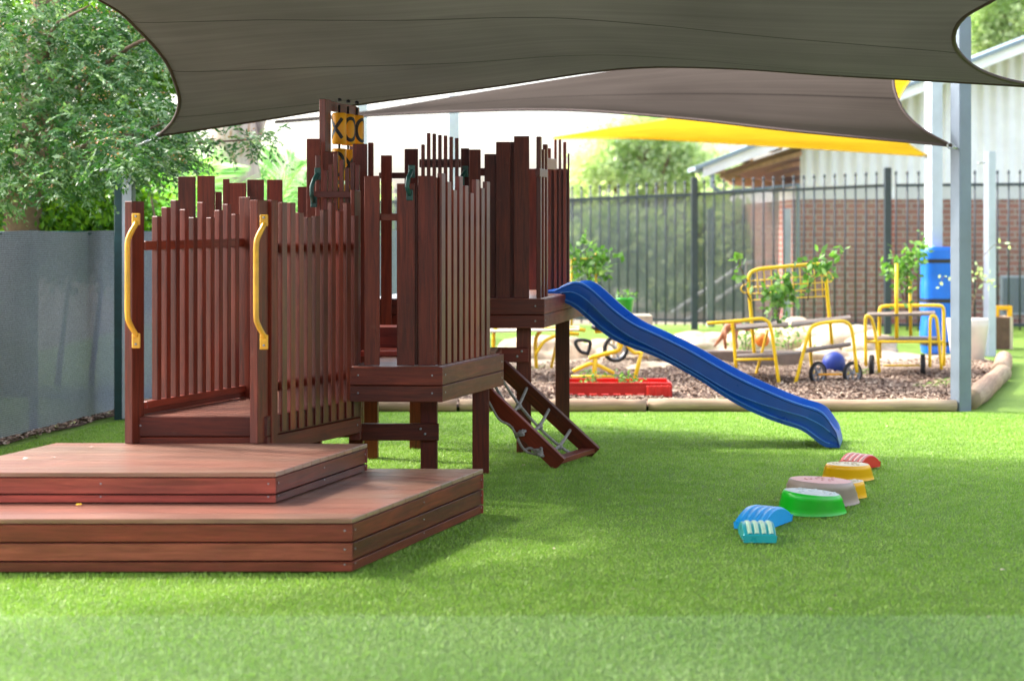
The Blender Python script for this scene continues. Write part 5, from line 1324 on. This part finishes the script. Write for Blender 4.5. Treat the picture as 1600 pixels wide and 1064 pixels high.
# inner darker crown behind
blobs = []
for px, py, Y, r in [(60, 60, 14.6, .7), (170, 80, 14.8, .6), (20, 190, 14.4, .7), (140, 200, 14.5, .6), (230, 150, 15, .5), (250, 60, 15.2, .5), (-60, 90, 14.6, .7), (60, 300, 14.2, .42), (150, 290, 14.5, .35), (-50, 300, 14.2, .5), (250, 215, 14.9, .3), (200, -10, 15, .6)]:
    q = P(px, py, Y); blobs.append(((q.x, q.y, q.z), r, r*.7, r*.8))
np_mesh('inner_foliage', blob_leaves(blobs, 26000, .075, .034), 4, 'leaf_deep', t1)
# hedge behind the fence
hd = empty('hedge', (-3.7, 15, 0), 'bright green shrub growing behind the grey mesh fence', 'shrub')
mb = MB()
for i in range(8): x_ = -5.0+i*.3; mb.tube([(x_, 15, 0), (x_+.1, 15, .9), (x_+rnd.uniform(-.3, .3), 15.1, 1.7)], [.03, .02, .008], 6)
mb.build('stem', 'bark', hd)
blobs = [((P(px, py, Y).x, Y, P(px, py, Y).z), .42, .4, .38) for px, py, Y in ((0, 330, 15), (50, 335, 15.2), (100, 330, 15), (150, 325, 15.3), (185, 330, 15.6), (-50, 330, 15), (20, 380, 15), (100, 380, 15.2), (170, 380, 15.6), (130, 300, 15.8))]
np_mesh('foliage', blob_leaves(blobs, 14000, .07, .045, .1), 4, 'leaf_deep', hd)
# gum tree trunk
gt = empty('gum_tree', (P(367, 0, 17.5).x, 17.5, 0), 'thick pale peeling gum tree trunk among the palm fronds', 'tree')
Yg = 17.5
mb = MB(); pts = [P(362, 640, Yg), P(366, 400, Yg), P(368, 300, Yg), P(368, 240, Yg), P(364, 180, Yg), P(356, 60, Yg), P(330, -150, Yg)]; mb.tube(smooth_path(pts, 6, 1), [.27-.04*i/36+.015*math.sin(i) for i in range(37)], 22); mb.build('trunk', 'gum', gt)
mb = MB(); mb.tube(smooth_path([P(385, 250, Yg-.1), P(396, 215, Yg), P(420, 120, Yg+.3), P(480, -60, Yg+.6)]), [.11]*10+[.09]*11 if False else .09, 14); mb.build('limb', 'gum', gt)
blobs = [((P(px, py, 19).x, 19, P(px, py, 19).z), 1.0, .9, .6) for px, py in ((250, -220), (380, -250), (520, -200), (430, -330), (200, -330))]
np_mesh('foliage', blob_leaves(blobs, 5000, .14, .03, .8), 4, 'leaf_far', gt)
# palms
def palm(name, base, crown, fr, label, n=54, seed=1):
    base = V(base); crown = V(crown); root = empty(name, base, label, 'palm', 'palms behind the play tower')
    mb = MB(); mb.tube([base, base.lerp(crown, .5), crown], [.12, .10, .09], 12); mb.build('trunk', 'bark', root)
    st = MB(); V_ = []
    for (dx, dz, L, dy) in fr:
        pts = []
        for i in range(n+1):
            t = i/n; p_ = crown+V((dx, dy, dz)).normalized()*L*t+V((0, 0, -.55*L*t*t)); pts.append(p_)
        st.tube(pts, [.014*(1-.8*i/n) for i in range(n+1)], 5)
        P_ = np.array(pts[3:]); T = np.gradient(P_, axis=0); T /= np.linalg.norm(T, axis=1)[:, None]
        up = np.array([0, -.5, 1.0]); S = np.cross(T, up); S /= np.linalg.norm(S, axis=1)[:, None]
        ll = .42*L/1.2*np.sin(np.pi*np.linspace(.12, .97, len(P_)))[:, None]**.6
        for sg in (-1, 1):
            d = T*.7+S*sg+np.array([0, 0, -.15])+nr.normal(0, .06, T.shape); d /= np.linalg.norm(d, axis=1)[:, None]
            w_ = T*.016; a = P_; e = P_+d*ll; V_.append(np.stack([a-w_, P_+d*ll*.5-w_, e+np.array([0, 0, -.04]), P_+d*ll*.5+w_], 1))
    st.build('rachis', 'leaf_palm', root)
    np_mesh('frond', np.concatenate(V_), 4, 'leaf_palm', root)
c1 = P(290, 360, 16.6)
palm('palm_tree', (c1.x, c1.y, 0), (c1.x, c1.y, z(350, 16.6)), [(-.5, .9, 1.3, 0), (.25, 1, 1.5, .1), (.7, .8, 1.4, -.2), (-1, .5, 1.1, .2), (0, 1, 1.5, -.4), (.9, .3, 1.1, .3), (-.8, .8, 1.3, -.3)], 'palm with fine fronds between the teal post and the gum trunk')
c2 = P(425, 345, 18)
palm('palm_tree', (c2.x, c2.y, 0), (c2.x, c2.y, z(352, 18)), [(-.35, 1, 1.4, 0), (.15, 1, 1.6, .1), (.6, .9, 1.5, -.2), (1, .55, 1.3, .2), (-.8, .7, 1.1, -.3), (.35, 1, 1.7, -.2), (1, .2, 1.0, 0), (.8, .9, 1.5, .3)], 'palm with wide bright fronds right of the gum trunk')
# far trees, haze carried by their pale leaf colour
def far_tree(px, py, Y, blobs_px, n, label, L=.16):
    c_ = P(px, 0, Y); root = empty('tree', (c_.x, Y, 0), label, 'tree', 'pale trees far behind the fence')
    mb = MB(); mb.tube([(c_.x, Y, 0), (c_.x+.1, Y, 1.5), (c_.x, Y, P(px, py, Y).z)], [.25, .18, .08], 10)
    for bx_, by_, br_ in blobs_px[:4]: mb.tube([(c_.x+.05, Y, 1.6), P(bx_, by_, Y)], [.09, .03], 7)
    mb.build('trunk', 'bark', root)
    bl_ = [((P(a, b, Y).x, Y+rnd.uniform(-.6, .6), P(a, b, Y).z), r/F*Y, r/F*Y*.8, r/F*Y*.75) for a, b, r in blobs_px]
    np_mesh('crown', blob_leaves(bl_, n, L, L*.4, .3), 4, 'leaf_far', root)
far_tree(1000, 230, 40, [(930, 260, 32), (965, 225, 34), (1010, 205, 34), (1050, 235, 36), (1000, 260, 36), (1095, 262, 34), (1140, 268, 28), (920, 285, 28), (1060, 280, 32), (990, 290, 28), (1120, 290, 28)], 16000, 'pale green tree between the play tower and the building')
far_tree(1570, 20, 40, [(1540, 20, 40), (1590, 0, 44), (1560, 60, 40), (1620, 40, 46), (1530, -30, 40), (1600, -50, 50), (1520, 60, 30), (1600, 85, 40), (1650, 0, 50)], 15000, 'pale green tree above the roof at the far right')
far_tree(1180, 400, 30, [(930, 400, 60), (1010, 390, 60), (1080, 420, 55), (1150, 400, 60), (1210, 390, 50), (900, 450, 50), (1060, 470, 50), (1150, 470, 50), (1200, 450, 50), (960, 350, 40), (1120, 345, 40)], 12000, 'mass of pale shrubs seen through the dark picket fence', .2)
far_tree(640, 400, 34, [(560, 400, 60), (640, 410, 60), (700, 400, 50), (600, 350, 40), (680, 350, 35), (500, 380, 60), (450, 370, 70), (420, 330, 50), (330, 350, 60)], 9000, 'pale shrubbery glimpsed through the gaps of the play tower', .2)

# ------------------------------------------------------------------ world, sun, camera
w = bpy.data.worlds.new('World'); scene.world = w; w.use_nodes = True
nt = w.node_tree; nt.nodes.clear()
travel = V((.90, -.40, 0)).normalized(); el = math.radians(43)
sky = N(nt, 'ShaderNodeTexSky'); sky.sky_type = 'NISHITA'; sky.sun_disc = False; sky.sun_elevation = el
sun_from = -travel; az = math.atan2(sun_from.x, sun_from.y); sky.sun_rotation = az
sky.air_density = 1.0; sky.dust_density = 5.0; sky.ozone_density = 1.0
hs = N(nt, 'ShaderNodeHueSaturation'); hs.inputs['Saturation'].default_value = .55; hs.inputs['Value'].default_value = 5.0
nt.links.new(sky.outputs[0], hs.inputs['Color'])
bg = N(nt, 'ShaderNodeBackground', Strength=.15); nt.links.new(hs.outputs[0], bg.inputs[0])
wo_ = nt.nodes.new('ShaderNodeOutputWorld'); nt.links.new(bg.outputs[0], wo_.inputs[0])
sl_ = bpy.data.lights.new('sun', 'SUN'); sl_.energy = 5.0; sl_.angle = math.radians(2.2); sl_.color = (1, .95, .88)
so = bpy.data.objects.new('sun', sl_); C.objects.link(so)
dirv = V((travel.x*math.cos(el), travel.y*math.cos(el), -math.sin(el))); so.rotation_euler = dirv.to_track_quat('-Z', 'Y').to_euler(); so.location = (-10, 10, 20)

cam = bpy.data.cameras.new('camera'); co = bpy.data.objects.new('camera', cam); C.objects.link(co); scene.camera = co
co.location = (0, 0, H); co.rotation_euler = (math.radians(90), 0, 0)
cam.sensor_width = 36; cam.lens = F/1600*36; cam.shift_y = -172/1600; cam.clip_end = 2000; cam.clip_start = .05
cam.dof.use_dof = True; cam.dof.focus_distance = 9.4; cam.dof.aperture_fstop = 2.0
scene.view_settings.view_transform = 'Standard'; scene.view_settings.look = 'None'; scene.view_settings.exposure = 0
scene.cycles.max_bounces = 8; scene.cycles.transparent_max_bounces = 12
